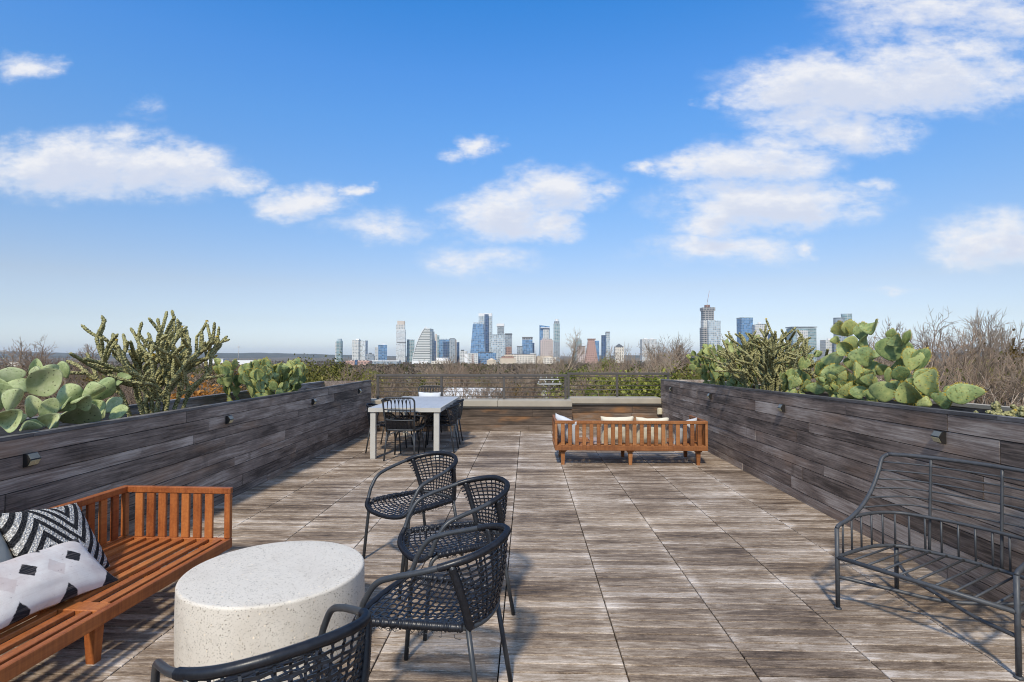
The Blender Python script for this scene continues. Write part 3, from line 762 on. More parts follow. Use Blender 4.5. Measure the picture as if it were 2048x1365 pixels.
# ---------------------------------------------------------------- woven armchairs
def make_woven_chair():
    t = thing('woven_armchair', 'x', 'chair')
    half = [(0, -.315, .735), (.10, -.300, .730), (.19, -.245, .712), (.245, -.165, .690), (.268, -.06, .660), (.272, .05, .632)]
    arm = [(.266, .150, .600), (.262, .205, .510), (.252, .232, .440), (.215, .266, .405), (.12, .296, .390), (0, .304, .386)]
    right = smooth_path(half, 6) + [Vector(p) for p in bend_path([half[-1], arm[0], arm[1]], .05, 5)[1:-1]] + smooth_path(arm[1:], 6)
    left = [Vector((-p.x, p.y, p.z)) for p in right[1:-1]][::-1]
    loop = right + left
    MB().tube(loop, .0125, 10, closed=True).build('rim_frame', M_BLACK, t)
    for s in (-1, 1):
        # front leg bends into the seat side rail
        MB().tube(bend_path([(s * .262, .262, 0), (s * .243, .225, .418), (s * .225, .0, .428), (s * .19, -.225, .425)], .055, 6), .0115, 10).build('front_leg', M_BLACK, t)
        MB().tube([(s * .192, -.215, .43), (s * .215, -.285, .0)], .0115, 10).build('rear_leg', M_BLACK, t)
        MB().tube(smooth_path([(s * .19, -.222, .420), (s * .222, -.20, .55), (s * .246, -.165, .687)], 5), .0135, 10).build('back_post', M_BLACK, t)
    MB().tube(smooth_path([(-.19, -.222, .424), (-.10, -.258, .42), (0, -.268, .419), (.10, -.258, .42), (.19, -.222, .424)], 5), .0105, 8).build('rear_rail', M_BLACK, t)
    # coil of rattan wound round the back of the rim, the front loop and the side rails
    def coil(path, r0, pitch=.0045):
        dense = []; acc = 0.0
        for a, b in zip(path, path[1:]):
            n = max(1, int((b - a).length / (pitch / 2)))
            for k in range(n): dense.append(a + (b - a) * (k / n))
        return dense, [r0 + (.0016 if i % 2 else -.0002) for i in range(len(dense))]
    back_r = smooth_path(half, 8)[:29]
    back = [Vector((-p.x, p.y, p.z)) for p in back_r[1:]][::-1] + back_r
    d, rr = coil(back, .0148); MB().tube(d, rr, 8).build('rim_wrap', M_WEAVE, t)
    fr = smooth_path(arm[2:], 8); fl = [Vector((-p.x, p.y, p.z)) for p in fr[:-1]]
    d, rr = coil(fl + fr[::-1], .0145); MB().tube(d, rr, 7).build('front_wrap', M_WEAVE, t)
    r = random.Random(2)
    for s in (-1, 1):
        path = [Vector((s * .238, .19, .425)), Vector((s * .225, .0, .428)), Vector((s * .195, -.20, .425))]
        d, rr = coil(path, .0175, .008); rr = [x + r.uniform(-.003, .004) for x in rr]
        MB().tube(d, rr, 7).build('side_wrap', M_WEAVE, t)
        p2 = smooth_path([(s * .19, -.224, .425), (s * .222, -.202, .55), (s * .246, -.168, .68)], 8)
        d, rr = coil(p2, .0165, .006); MB().tube(d, rr, 7).build('post_wrap', M_WEAVE, t)
    # woven back: surface between the posts
    top = [p for p in back]; NT_ = len(top)
    bot = smooth_path([(-.19, -.224, .424), (-.10, -.258, .42), (0, -.268, .419), (.10, -.258, .42), (.19, -.224, .424)], 8)
    def samp(path, s):
        f = s * (len(path) - 1); i = min(int(f), len(path) - 2); return path[i].lerp(path[i + 1], f - i)
    def bs(s, q):
        a, b = samp(top, s), samp(bot, s); p = a.lerp(b, q)
        return p + Vector((0, -.012 * math.sin(math.pi * q), 0))
    nb, nh = 17, 13
    wv = MB()
    for i in range(nb):
        s = (i + .7) / (nb + .4)
        pts = []; ups = None
        for k in range(nh * 2 + 1):
            q = k / (nh * 2); p = bs(s, q); nrm = Vector((p.x * .8, p.y - .05, 0)).normalized()
            pts.append(p + nrm * (.0028 * math.cos(math.pi * (k - 1 + i))))
        wv.tube(pts, .0046, 4, flat=(.55, 1.2), up=(samp(top, s).x * .8, samp(top, s).y - .05, 0))
    for j in range(nh):
        q = (j + .6) / (nh + .3)
        pts = []
        for k in range(nb * 2 + 3):
            s = min(1, max(0, (k - .5) / (nb * 2 + 1))); p = bs(s, q); nrm = Vector((p.x * .8, p.y - .05, 0)).normalized()
            pts.append(p - nrm * (.0028 * math.cos(math.pi * (k / 2 + j))))
        wv.tube(pts, .0048, 4, flat=(1.25, .6))
    wv.build('back_weave', M_WEAVE, t)
    # woven seat
    fpath = fl + fr[::-1]
    rear = bot
    def ss(s, q):
        a, b = samp(fpath, s), samp(rear, s); 
        # keep side edges on the rails
        p = a.lerp(b, q); e = abs(s - .5) * 2
        p.z = p.z + (.012 - .030 * math.sin(math.pi * q) * (1 - e * e)) * math.sin(math.pi * q)
        return p
    sv = MB(); ni, nj = 15, 16
    for i in range(ni):
        s = (i + .7) / (ni + .4)
        sv.tube([ss(s, k / 32) + Vector((0, 0, .0028 * math.cos(math.pi * (k - 1 + i)))) for k in range(33)], .0052, 4, flat=(.5, 1.35), up=(0, 0, 1))
    for j in range(nj):
        q = (j + .6) / (nj + .3)
        sv.tube([ss(k / 31, q) - Vector((0, 0, .0028 * math.cos(math.pi * (k / 2 + j)))) for k in range(32)], .0052, 4, flat=(.5, 1.3), up=(0, 0, 1))
    sv.build('seat_weave', M_WEAVE, t)
    # loose ends under the side rails
    fr_ = MB()
    for s in (-1, 1):
        for k in range(16):
            y = r.uniform(-.18, .18); x = s * (.228 + r.uniform(-.01, .012)); a = Vector((x, y, .412))
            fr_.tube(smooth_path([a, a + Vector((s * r.uniform(0, .014), r.uniform(-.02, .02), -r.uniform(.008, .02))), a + Vector((s * r.uniform(-.01, .012), r.uniform(-.03, .03), r.uniform(-.02, -.004)))], 3), .0014, 3)
    fr_.build('loose_strands', M_WEAVE, t)
    return t
def face(o, center, fwd):
    o.location = (center[0], center[1], 0); o.rotation_euler = (0, 0, math.atan2(-fwd[0], fwd[1]))
wc = make_woven_chair()
CH = [((-.845, 4.12), (-.665, -.747), 'black woven armchair with arched rim, farthest of the three around the drum table'),
      ((-.435, 3.305), (-.884, -.468), 'black woven armchair in the middle of the row beside the drum table'),
      ((-.405, 2.45), (-.975, .22), 'black woven armchair nearest the viewer on the right of the drum table'),
      ((-.80, 1.70), (-.678, .735), 'black woven armchair cut off by the bottom edge, seen from behind')]
for i, (c, f, lb) in enumerate(CH):
    o = wc if i == 0 else copy_tree(wc)
    face(o, c, f); o['label'] = lb; o['group'] = 'black woven armchairs'
SIDE = [((-1.41, 8.75), (-1, .03), 'black woven armchair tucked under the right side of the dining table, nearer of two'),
        ((-1.43, 9.57), (-1, -.02), 'black woven armchair tucked under the right side of the dining table, farther of two'),
        ((-2.22, 8.72), (1, .05), 'black woven armchair on the left side of the dining table, nearer of two'),
        ((-2.20, 9.55), (1, 0), 'black woven armchair on the left side of the dining table, farther of two')]
for c, f, lb in SIDE:
    o = copy_tree(wc); face(o, c, f); o['label'] = lb; o['group'] = 'black woven armchairs'

# ---------------------------------------------------------------- dining table and rattan side chairs
M_TOP = plain('pale_grey_table_top', (.44, .44, .45), .35, var=.10, scale=3)
M_TLEG = plain('warm_grey_table_frame', (.50, .48, .43), .5, var=.05)
dt = thing('dining_table', 'long pale grey outdoor dining table by the left planter wall', 'table', (-1.79, 9.13, 0))
hx, hy = .53, 1.13
for k in range(7):
    a, b = -hx + .02 + (2 * hx - .04) * k / 7, -hx + .02 + (2 * hx - .04) * (k + 1) / 7
    MB().cbox((a + .001, -hy + .02, .722), (b - .001, hy - .02, .744), .0015).build('top_plank', M_TOP, dt)
MB().box((-hx, -hy, .684), (hx, -hy + .02, .745)).build('apron', M_TLEG, dt); MB().box((-hx, hy - .02, .684), (hx, hy, .745)).build('apron', M_TLEG, dt)
MB().box((-hx, -hy + .0205, .684), (-hx + .02, hy - .0205, .745)).build('apron', M_TLEG, dt); MB().box((hx - .02, -hy + .0205, .684), (hx, hy - .0205, .745)).build('apron', M_TLEG, dt)
for sx in (-1, 1):
    for sy in (-1, 1):
        x, y = sx * (hx - .065), sy * (hy - .06)
        MB().cbox((x - .039, y - .039, 0), (x + .039, y + .039, .7215), .004).build('leg', M_TLEG, dt)
def make_rattan_chair():
    t = thing('rattan_dining_chair', 'x', 'chair')
    T = lambda nm, pts, r=.011, s=8, m=M_BLACK: MB().tube(pts, r, s).build(nm, m, t)
    hoop = bend_path([(-.20, -.20, .40), (-.225, -.255, .66), (-.235, -.30, .905), (.235, -.30, .905), (.225, -.255, .66), (.20, -.20, .40)], .075, 7)
    T('back_hoop', hoop, .0125)
    def back(x, z): return Vector((x, -.20 - .10 * (z - .40) / .505, z))
    rods = MB()
    for k in range(7):
        x = -.165 + .33 * k / 6
        rods.tube([back(x, .46), back(x, .66), back(x * 1.02, .84), back(x * 1.02, .897)], .0055, 6)
        if k < 6: rods.tube(smooth_path([back(x, .80), back(x + .012, .865), back(x + .0275, .893), back(x + .043, .865), back(x + .055, .80)], 4), .0045, 5)
    rods.build('back_rods', M_WEAVE, t)
    T('middle_rail', smooth_path([back(-.222, .735), back(0, .73) + Vector((0, -.012, 0)), back(.222, .735)], 6), .009)
    T('lower_rail', smooth_path([back(-.215, .585), back(0, .58) + Vector((0, -.02, 0)), back(.215, .585)], 6), .010)
    band = MB()
    for k in range(34):
        x = -.20 + .40 * k / 33
        band.tube([back(x, .445) + Vector((0, .004 * (-1) ** k, 0)), back(x, .585) + Vector((0, -.016 * (1 - (x / .21) ** 2), 0))], .0052, 4)
    band.build('back_weave', M_WEAVE, t)
    seat = smooth_path([(-.20, -.20, .44), (-.235, .0, .44), (-.22, .19, .44), (-.10, .235, .435), (.10, .235, .435), (.22, .19, .44), (.235, .0, .44), (.20, -.20, .44), (0, -.225, .44)], 5, True)
    MB().tube(seat, .013, 8, closed=True).build('seat_ring', M_BLACK, t)
    sw = MB()
    for k in range(17):
        y = -.20 + .42 * k / 16; hw = .225 if y < .17 else .225 - (y - .17) * 1.3
        sw.tube([(-hw, y, .442), (-hw * .5, y, .432 + .003 * (-1) ** k), (0, y, .428 - .003 * (-1) ** k), (hw * .5, y, .432 + .003 * (-1) ** k), (hw, y, .442)], .0065, 4, flat=(.6, 1.2), up=(0, 0, 1))
        x = -.20 + .40 * k / 16
        sw.tube([(x, -.20, .441), (x, 0, .430), (x, .215, .439)], .006, 4, flat=(.6, 1.1), up=(0, 0, 1))
    sw.build('seat_weave', M_WEAVE, t)
    for s in (-1, 1):
        T('rear_leg', [(s * .20, -.20, .43), (s * .225, -.255, 0)], .0125); T('front_leg', [(s * .205, .19, .43), (s * .235, .235, 0)], .0125)
        T('side_brace', smooth_path([(s * .213, -.225, .22), (s * .20, -.08, .40), (s * .205, 0, .425), (s * .20, .08, .40), (s * .222, .215, .22)], 5), .008)
        arm = smooth_path([(s * .226, -.262, .66), (s * .275, -.10, .63), (s * .285, .05, .60), (s * .255, .17, .50), (s * .225, .17, .44)], 5)
        T('arm', arm, .011)
    T('rear_brace', smooth_path([(-.215, -.228, .22), (-.16, -.215, .37), (0, -.21, .415), (.16, -.215, .37), (.215, -.228, .22)], 6), .009)
    T('front_brace', smooth_path([(-.224, .215, .22), (-.16, .215, .37), (0, .22, .415), (.16, .215, .37), (.224, .215, .22)], 6), .009)
    return t
rc = make_rattan_chair()
face(rc, (-1.80, 8.10), (.10, 1)); rc['label'] = 'black rattan chair with tall hoop back at the near end of the dining table'; rc['group'] = 'tall-backed rattan dining chairs'
o = copy_tree(rc); face(o, (-1.90, 10.55), (.03, -1)); o['label'] = 'black rattan chair with tall hoop back at the far end of the dining table'; o['group'] = 'tall-backed rattan dining chairs'
pillow('white pillow on the rattan chair at the far end of the dining table', .44, .36, .12, MP_WHITE, orient((-1.895, 10.64, .625), (1, 0, 0), (0, -1, .25)), 9)
pillow('black and tan striped cushion on the seat of the far end chair', .34, .20, .09, MP_STR, orient((-1.895, 10.49, .545), (1, 0, 0), (0, -1, .5)), 10)

# ---------------------------------------------------------------- wrought iron armchair
FL, FR = atZ(1676, 1218, 0), atZ(2038, 1357, 0)
wd = (FR - FL).length; ax = (FR - FL).normalized(); ay = Vector((-ax.y, ax.x, 0))     # local x along the front, local y towards the back
ic = thing('iron_armchair', 'wide grey wrought iron armchair frame without cushions at the right edge', 'chair', ((FL.x + FR.x) / 2, (FL.y + FR.y) / 2, 0))
ic.rotation_euler = (0, 0, math.atan2(ax.y, ax.x))
w2, dp = wd / 2, .60
T = lambda nm, pts, r=.0105, s=8: MB().tube(pts, r, s).build(nm, M_IRON, ic)
zs_, za_, zb_ = .305, .487, .865
for s in (-1, 1):
    T('front_leg', [(s * w2, 0, 0.004), (s * w2, 0, za_ - .012)], .0125)
    T('rear_leg', [(s * (w2 - .06), dp - .03, .004), (s * (w2 - .075), dp - .06, zs_)], .0125)
    MB().lathe([(.02, 0.0), (.02, .006), (.013, .012)], 12, s * w2, 0).build('foot', M_IRON, ic)
    MB().lathe([(.02, 0.0), (.02, .006), (.013, .012)], 12, s * (w2 - .06), dp - .03).build('foot', M_IRON, ic)
    side = smooth_path([(s * w2, 0, za_ - .012), (s * w2, .03, za_ + .004), (s * w2, .14, za_ + .022), (s * (w2 + .004), .29, za_ + .075), (s * (w2 + .008), .42, za_ + .16), (s * (w2 + .012), .52, za_ + .27), (s * (w2 + .010), .565, zb_ - .03), (s * (w2 - .02), .585, zb_)], 6)
    T('side_sweep', side, .012)
T('top_rail', smooth_path([(-w2 + .02, .585, zb_), (-w2 * .6, .615, zb_ + .006), (0, .635, zb_ + .008), (w2 * .6, .615, zb_ + .006), (w2 - .02, .585, zb_)], 6), .0125)
def ring(z, off=0.0):
    return smooth_path([(-w2, .0, z), (-w2, .2, z + off), (-w2 + .02, .40, z + off), (-w2 + .10, .53, z + off), (-w2 + .25, .575, z + off), (0, .59, z + off), (w2 - .25, .575, z + off), (w2 - .10, .53, z + off), (w2 - .02, .40, z + off), (w2, .2, z + off), (w2, 0, z)], 6)
T('seat_ring', ring(zs_), .0115); ar = ring(za_ + .004, .022); T('arm_ring', ar[6:-6], .0105)
T('front_rail', [(-w2, 0, zs_ - .001), (w2, 0, zs_ - .001)], .0125)
sr = ring(zs_)
n = len(sr)
for k in range(2, n - 2, 3):
    a, b = sr[k], ar[k]
    T('spindle', [a, Vector((b.x, b.y, b.z))], .0058, 6)
for k in range(9):
    x = -w2 + wd * (k + 1) / 10
    yb = .59 if abs(x) < w2 - .25 else .59 - ((abs(x) - (w2 - .25)) / .25) ** 2 * .13
    T('seat_rod', [(x, 0, zs_ + .004), (x, yb, zs_ + .002)], .0062, 6)
for k in range(6):
    z = za_ + .055 + (zb_ - za_ - .055) * (k + .3) / 6.3
    f = (z - za_) / (zb_ - za_)
    y0 = {0: .28, 1: .36, 2: .44, 3: .495, 4: .535, 5: .56}[k]
    T('back_rod', smooth_path([(-w2 - .006, y0, z), (-w2 + .12, .56 + .03 * f, z + .006), (-w2 * .4, .605 + .02 * f, z + .006), (0, .61 + .02 * f, z + .006), (w2 * .4, .605 + .02 * f, z + .006), (w2 - .12, .56 + .03 * f, z + .006), (w2 + .006, y0, z)], 5), .0058, 6)
for x in (-w2 * .42, w2 * .42):
    T('back_post', smooth_path([(x, .583, zs_), (x, .605, za_ + .15), (x, .625, zb_)], 4), .008)
for s in (-1, 1):
    T('cross_stretcher', smooth_path([(s * w2, 0, .19), (s * w2 * .5, .135, .165), (0, .27 + s * .004, .155 + s * .011), (-s * w2 * .5, .41, .17), (-s * (w2 - .065), dp - .04, .20)], 5), .0105)
# ================================================================== cacti
def m_pad(name, c0, c1, c2, dots=True, dscale=26.0):
    m, t, bs = mat_new(name)
    oi = t.add('ShaderNodeObjectInfo'); r = oi.outputs['Random']
    tc = t.add('ShaderNodeTexCoord'); ob = tc.outputs['Object']
    p = t.vmath('ADD', ob, t.add('ShaderNodeCombineXYZ', {0: t.math('MULTIPLY', r, 7.0), 1: 0.0, 2: t.math('MULTIPLY', r, 3.0)}).outputs[0])
    n = t.noise(p, 5, 5, .65); n2 = t.noise(p, 30, 4, .6)
    v = t.math('ADD', t.math('MULTIPLY', n, .8), t.math('MULTIPLY', r, .35))
    c = t.ramp(v, [(.35, c0), (.58, c1), (.85, c2)])
    c = t.mix(t.rng(n2, .62, .75, 0, .35), c, tuple(min(1, x * 1.5) for x in c1))
    geo = t.add('ShaderNodeSeparateXYZ', {0: ob})
    if dots:   # areoles: dark points in staggered rows over the pad
        q = t.add('ShaderNodeCombineXYZ', {0: geo.outputs[0], 1: 0.0, 2: geo.outputs[2]}).outputs[0]
        vo = t.add('ShaderNodeTexVoronoi', {'Vector': q, 'Scale': dscale, 'Randomness': .45}, feature='F1')
        k = t.rng(vo.outputs[0], .20, .14, 0, .85)
        c = t.mix(k, c, (.045, .035, .015))
    c = t.mix(t.rng(t.noise(p, 3.2, 6, .7), .60, .70, 0, .7), c, (.30, .25, .13))      # dry scars
    c = t.mix(t.rng(geo.outputs[2], .10, .0, 0, .45), c, (.16, .12, .06))      # corky base of a pad
    t.put(bs.inputs['Base Color'], c); bs.inputs['Roughness'].default_value = .55; bs.inputs['Specular IOR Level'].default_value = .35
    bump(t, bs, n2, .15, .01)
    return m
M_PADL = m_pad('smooth_pale_green_pad', (.22, .28, .11), (.38, .44, .20), (.54, .57, .32), True, 9.0)
M_PADR = m_pad('yellow_green_pad', (.12, .18, .07), (.28, .34, .125), (.47, .48, .17), True, 9.0)
M_SPINE = plain('yellow_spine_tufts', (.50, .36, .05), .7, var=.3, scale=60)
M_CHOL = None
def m_cholla():
    m, t, bs = mat_new('cholla_skin')
    tc = t.add('ShaderNodeTexCoord'); p = tc.outputs['Object']
    vo = t.add('ShaderNodeTexVoronoi', {'Vector': p, 'Scale': 58.0}, feature='F1')
    n = t.noise(p, 9, 4, .6)
    c = t.mix(t.rng(n, .3, .7), (.26, .25, .085), (.48, .44, .19))
    c = t.mix(t.rng(vo.outputs[0], .5, .1, 0, .75), c, (.42, .39, .24))
    c = t.mix(t.rng(vo.outputs[0], .55, .8, 0, .7), c, (.045, .045, .022))
    t.put(bs.inputs['Base Color'], c); bs.inputs['Roughness'].default_value = .8
    bump(t, bs, t.math('SUBTRACT', 1.0, vo.outputs[0]), .9, .02)
    return m
M_CHOL = m_cholla()
def pad_mesh(seed, wav=.06):
    """obovate pad of unit length along z and unit width along x, base at the origin"""
    r = random.Random(seed); n, FR_ = 28, (1.0, .975, .93, .8, .45); rings = len(FR_); V = []; F = []
    bendx = r.uniform(-.16, .16); cup = r.uniform(-.9, .9)
    out = []
    for k in range(n):
        a = 2 * math.pi * k / n; z = .5 - .5 * math.cos(a)
        wz = math.sin(math.pi * z ** 1.2) ** .62 if 0 < z < 1 else 0
        wz = max(wz, .0) * (1 + wav * mnoise.noise((math.cos(a) * 1.5 + seed, math.sin(a) * 1.5, 0)))
        x = (.5 * wz) * (1 if math.sin(a) >= 0 else -1)
        if k == 0: x = 0
        out.append((x, z))
    def bend(x, y, z): return (x + bendx * (z * z - z), y + cup * (4 * x * x - .3) * .6 + .05 * math.sin(z * 3), z)
    T = .5
    for side in (1, -1):
        base = len(V)
        for j in range(rings):
            f = FR_[j]
            th = T * (.30, .72, .86, .95, 1.0)[j] * .12
            for (x, z) in out: V.append(bend(x * f, side * th, .5 + (z - .5) * f))
        V.append(bend(0, side * T * .12, .5)); c = len(V) - 1
        for j in range(rings - 1):
            for k in range(n):
                a, b = base + j * n + k, base + j * n + (k + 1) % n
                q = (a, b, b + n, a + n); F.append(q if side < 0 else q[::-1])
        for k in range(n):
            a, b = base + (rings - 1) * n + k, base + (rings - 1) * n + (k + 1) % n
            F.append((a, b, c) if side < 0 else (b, a, c))
    N_ = rings * n + 1
    for k in range(n): F.append((k, N_ + k, N_ + (k + 1) % n, (k + 1) % n))
    mb = MB().raw(V, F, True)
    # spine tufts round the upper rim
    sp = MB()
    for k in range(n):
        if out[k][1] < .45: continue
        for m_ in range(4):
            f = (k + r.random()) / n * 2 * math.pi; z = .5 - .5 * math.cos(f)
            wz = math.sin(math.pi * min(.999, max(.001, z)) ** 1.25) ** .72; x = .5 * wz * (1 if math.sin(f) >= 0 else -1)
            p = Vector(bend(x * .985, r.uniform(-.02, .02), .5 + (z - .5) * .985)); d = Vector((x * 1.3, r.uniform(-.4, .4), (z - .45) * 1.3)).normalized()
            L = r.uniform(.05, .12); s_ = .018
            e1 = d.orthogonal().normalized() * s_; e2 = d.cross(e1)
            sp.raw([p + e1, p - e1 * .5 + e2 * .87, p - e1 * .5 - e2 * .87, p + d * L], [(0, 1, 3), (1, 2, 3), (2, 0, 3)])
    for k in range(44):          # spine clusters on the two faces
        x, z = r.uniform(-.36, .36), r.uniform(.2, .9)
        if abs(x) > .42 * math.sin(math.pi * z ** 1.2) ** .62: continue
        sd = 1 if k % 2 else -1; p = Vector(bend(x, sd * .055, z))
        for q_ in range(3):
            d = Vector((r.uniform(-.5, .5), sd * 3.0, r.uniform(-.3, .6))); L = r.uniform(.02, .045)
            e1 = Vector((.008, 0, 0)); e2 = Vector((0, 0, .008))
            sp.raw([p + e1, p - e1 * .5 + e2, p - e1 * .5 - e2, p + d * L], [(0, 1, 3), (1, 2, 3), (2, 0, 3)])
    me = mb.mesh('pad'); return me, sp.mesh('spines')
PADS = [pad_mesh(i) for i in range(6)]
PADS_L = [(m.copy(), None) for m, _ in PADS]
for m, _ in PADS_L: m.materials.append(M_PADL)
for m, s in PADS: m.materials.append(M_PADR); s.materials.append(M_SPINE)
def put_pad(plant, base, tip, width, nrm, thick, kind, r):
    inv = plant.location
    z = (tip - base); L = z.length; z.normalize()
    n = nrm - z * nrm.dot(z)
    if n.length < 1e-3: n = z.orthogonal()
    n.normalize(); x = n.cross(z)
    M = Matrix((x * width, n * (thick / .12), z * L)).transposed().to_4x4(); M.translation = base - inv
    me, sp = r.choice(PADS_L if kind == 'L' else PADS)
    o = link('pad', me, None, plant, matrix=M)
    if sp and r.random() < .85: link('spines', sp, None, o)
    return o
def traced_cactus(label, zoom, pads, xr, kind, base, seed):
    u0, v0, sc = zoom; r = random.Random(seed)
    t = thing('prickly_pear', label, 'cactus', base)
    for i, (bx, by, tx, ty, w, dx) in enumerate(pads):
        X = xr[0] + (xr[1] - xr[0]) * dx
        B = atX(u0 + bx / sc, v0 + by / sc, X)
        tp = ray(u0 + tx / sc, v0 + ty / sc); T_ = CAMP + tp * (B.y / tp.y)
        T_ += Vector((0, r.uniform(-.06, .06), 0))
        phi = r.uniform(-.95, .95); cam_d = (CAMP - B).normalized()
        zax = (T_ - B).normalized()
        n = Quaternion(zax, phi) @ cam_d
        width = w / sc * B.y / FPX / max(.55, math.cos(phi))
        put_pad(t, B, T_, width, n, r.uniform(.015, .021), kind, r)
    return t
def grown_cactus(label, base, spread, height, n_base, kind, seed, size=(.13, .21), plant=None, floor=None):
    r = random.Random(seed)
    t = plant or thing('prickly_pear', label, 'cactus', base)
    base = Vector(base)
    def grow(p, d, depth, yaw):
        L = r.uniform(*size) * (1 - .07 * depth); w = L * r.uniform(.68, .92)
        tip = p + d * L
        n = Vector((math.cos(yaw), math.sin(yaw), r.uniform(-.3, .3)))
        put_pad(t, p, tip, w, n, r.uniform(.014, .019), kind, r)
        if tip.z - base.z > height * r.uniform(.75, 1.1) or depth > 5: return
        side = n.cross(d).normalized()
        for k in range(r.choice((1, 2, 2, 3)) if depth < 3 else r.choice((0, 1, 1, 2))):
            a = r.uniform(-.9, .9)
            p2 = p + d * L * (.5 + .45 * math.cos(a)) + side * (w * .5 * math.sin(a))
            d2 = (d + side * a * .9 + Vector((r.uniform(-.35, .35), r.uniform(-.35, .35), .35))).normalized()
            if d2.z < 0: d2.z = abs(d2.z)
            grow(p2, d2, depth + 1, yaw + r.uniform(-1.2, 1.2))
    for k in range(n_base):
        p = base + Vector((r.uniform(-1, 1) * spread[0], r.uniform(-1, 1) * spread[1], r.uniform(-.05, .02)))
        d = Vector((r.uniform(-.5, .5), r.uniform(-.5, .5), 1)).normalized()
        grow(p, d, 0, r.uniform(0, 6.28))
    return t
def cholla(label, base, spread, height, n_base, seed, rad=.021, droop=.0):
    r = random.Random(seed); t = thing('cholla_cactus', label, 'cactus', base); base = Vector(base)
    cnt = [0]
    def joint(p, d, L, rd):
        n = max(5, int(L / .012)); pts = []; rs = []
        side = d.orthogonal().normalized() * r.uniform(-.02, .02)
        for k in range(n + 1):
            f = k / n; pts.append(p - base + d * (L * f) + side * math.sin(f * math.pi))
            prof = min(1, .72 + f * 3) * (1 if f < .86 else math.sqrt(max(.05, 1 - ((f - .86) / .145) ** 2)))
            rs.append(rd * prof * (1.16 if k % 2 else .86))
        MB_ = MB().tube(pts, rs, 7)
        MB_.v = [tuple(Vector(v) + Vector((mnoise.noise(Vector(v) * 60), mnoise.noise(Vector(v) * 60 + Vector((7, 0, 0))), 0)) * .005) for v in MB_.v]   # lumpy tubercles
        MB_.build('stem', M_CHOL, t)
        cnt[0] += 1
    def grow(p, d, depth, rd, lim):
        L = r.uniform(.17, .30) * (1 - .11 * depth) * height / .9; joint(p, d, L, rd)
        tip = p + d * L
        if depth >= 3 or cnt[0] > lim:
            if r.random() < .10:
                MB().raw([(tip - base + Vector((r.uniform(-1, 1), r.uniform(-1, 1), r.uniform(-.3, 1))) * .02) for _ in range(12)], [(i, (i + 3) % 12, (i + 7) % 12) for i in range(12)]).build('fruit', M_SPINE, t)
            return
        kids = r.choice((2, 3, 3)) if depth < 2 else r.choice((0, 1, 2, 2))
        for k in range(kids):
            f = r.uniform(.5, 1.0) if k else .97
            a = r.uniform(0, 6.28); o = d.orthogonal().normalized(); o = Quaternion(d, a) @ o
            d2 = (d * .75 + o * r.uniform(.55, 1.05) + Vector((0, 0, .34 - droop))).normalized()
            if d2.z < -.2: d2.z = .1; d2.normalize()
            grow(p + d * (L * f * .98), d2, depth + 1, rd * .92, lim)
    for k in range(n_base):
        a = k * 2.4 + r.uniform(-.4, .4); s = (k + .6) / n_base
        p = base + Vector((math.cos(a) * s * spread[0] * .4, math.sin(a) * s * spread[1] * .4, -.03))
        d = Vector((math.cos(a) * s * spread[0] / height * .9, math.sin(a) * s * spread[1] / height * .9, 1 - droop)).normalized()
        grow(p, d, 0, rad * 1.12, (k + 1) * 15)
    return t
zl = (0, 620, 5.25)
left_pads = [(540, 700, 540, 570, 190, .55), (120, 770, 120, 600, 250, .6), (700, 720, 680, 538, 120, .55), (350, 770, 385, 510, 118, .5), (385, 770, 430, 590, 95, .45), (230, 880, 190, 730, 260, .5),
    (20, 1060, 40, 760, 200, .35), (330, 1140, 330, 895, 150, .35), (610, 1020, 810, 795, 240, .45), (660, 1200, 985, 1000, 270, .4), (285, 885, 695, 640, 300, .25), (80, 1060, 205, 812, 175, .2),
    (440, 1160, 530, 928, 175, .25), (620, 1080, 752, 925, 90, .2), (720, 1015, 905, 925, 130, .15), (910, 965, 1195, 725, 190, .35), (870, 912, 1095, 785, 150, .2), (930, 1165, 1115, 965, 185, .3),
    (1120, 1085, 1222, 928, 130, .25), (1140, 1150, 1300, 1030, 130, .15), (1210, 785, 1335, 695, 95, .5), (-60, 1215, 225, 1075, 245, .08), (250, 1275, 312, 1175, 150, .12), (330, 1255, 425, 1145, 145, .18), (470, 1240, 625, 1100, 165, .2),
    (160, 1230, 190, 1090, 160, .22), (560, 1250, 560, 1090, 150, .35), (820, 1190, 850, 1040, 170, .5), (-80, 960, -40, 700, 230, .5), (1040, 1160, 1060, 1010, 150, .45)]
traced_cactus('smooth pale green prickly pear at the left edge, in the left planter', zl, left_pads, (XL - .15, -3.95), 'L', (-3.55, 4.0, .88), 3)
cholla('tall branching cholla cactus in the left planter beside the pale prickly pear', (-3.60, 5.28, .88), (.50, .60), 1.34, 13, 21, .0172)
grown_cactus('spiny grey-green prickly pear clump at the far end of the left planter', (-3.62, 7.75, .88), (.28, .82), .46, 13, 'R', 31, (.14, .215))
zr = (1600, 600, 4.571)
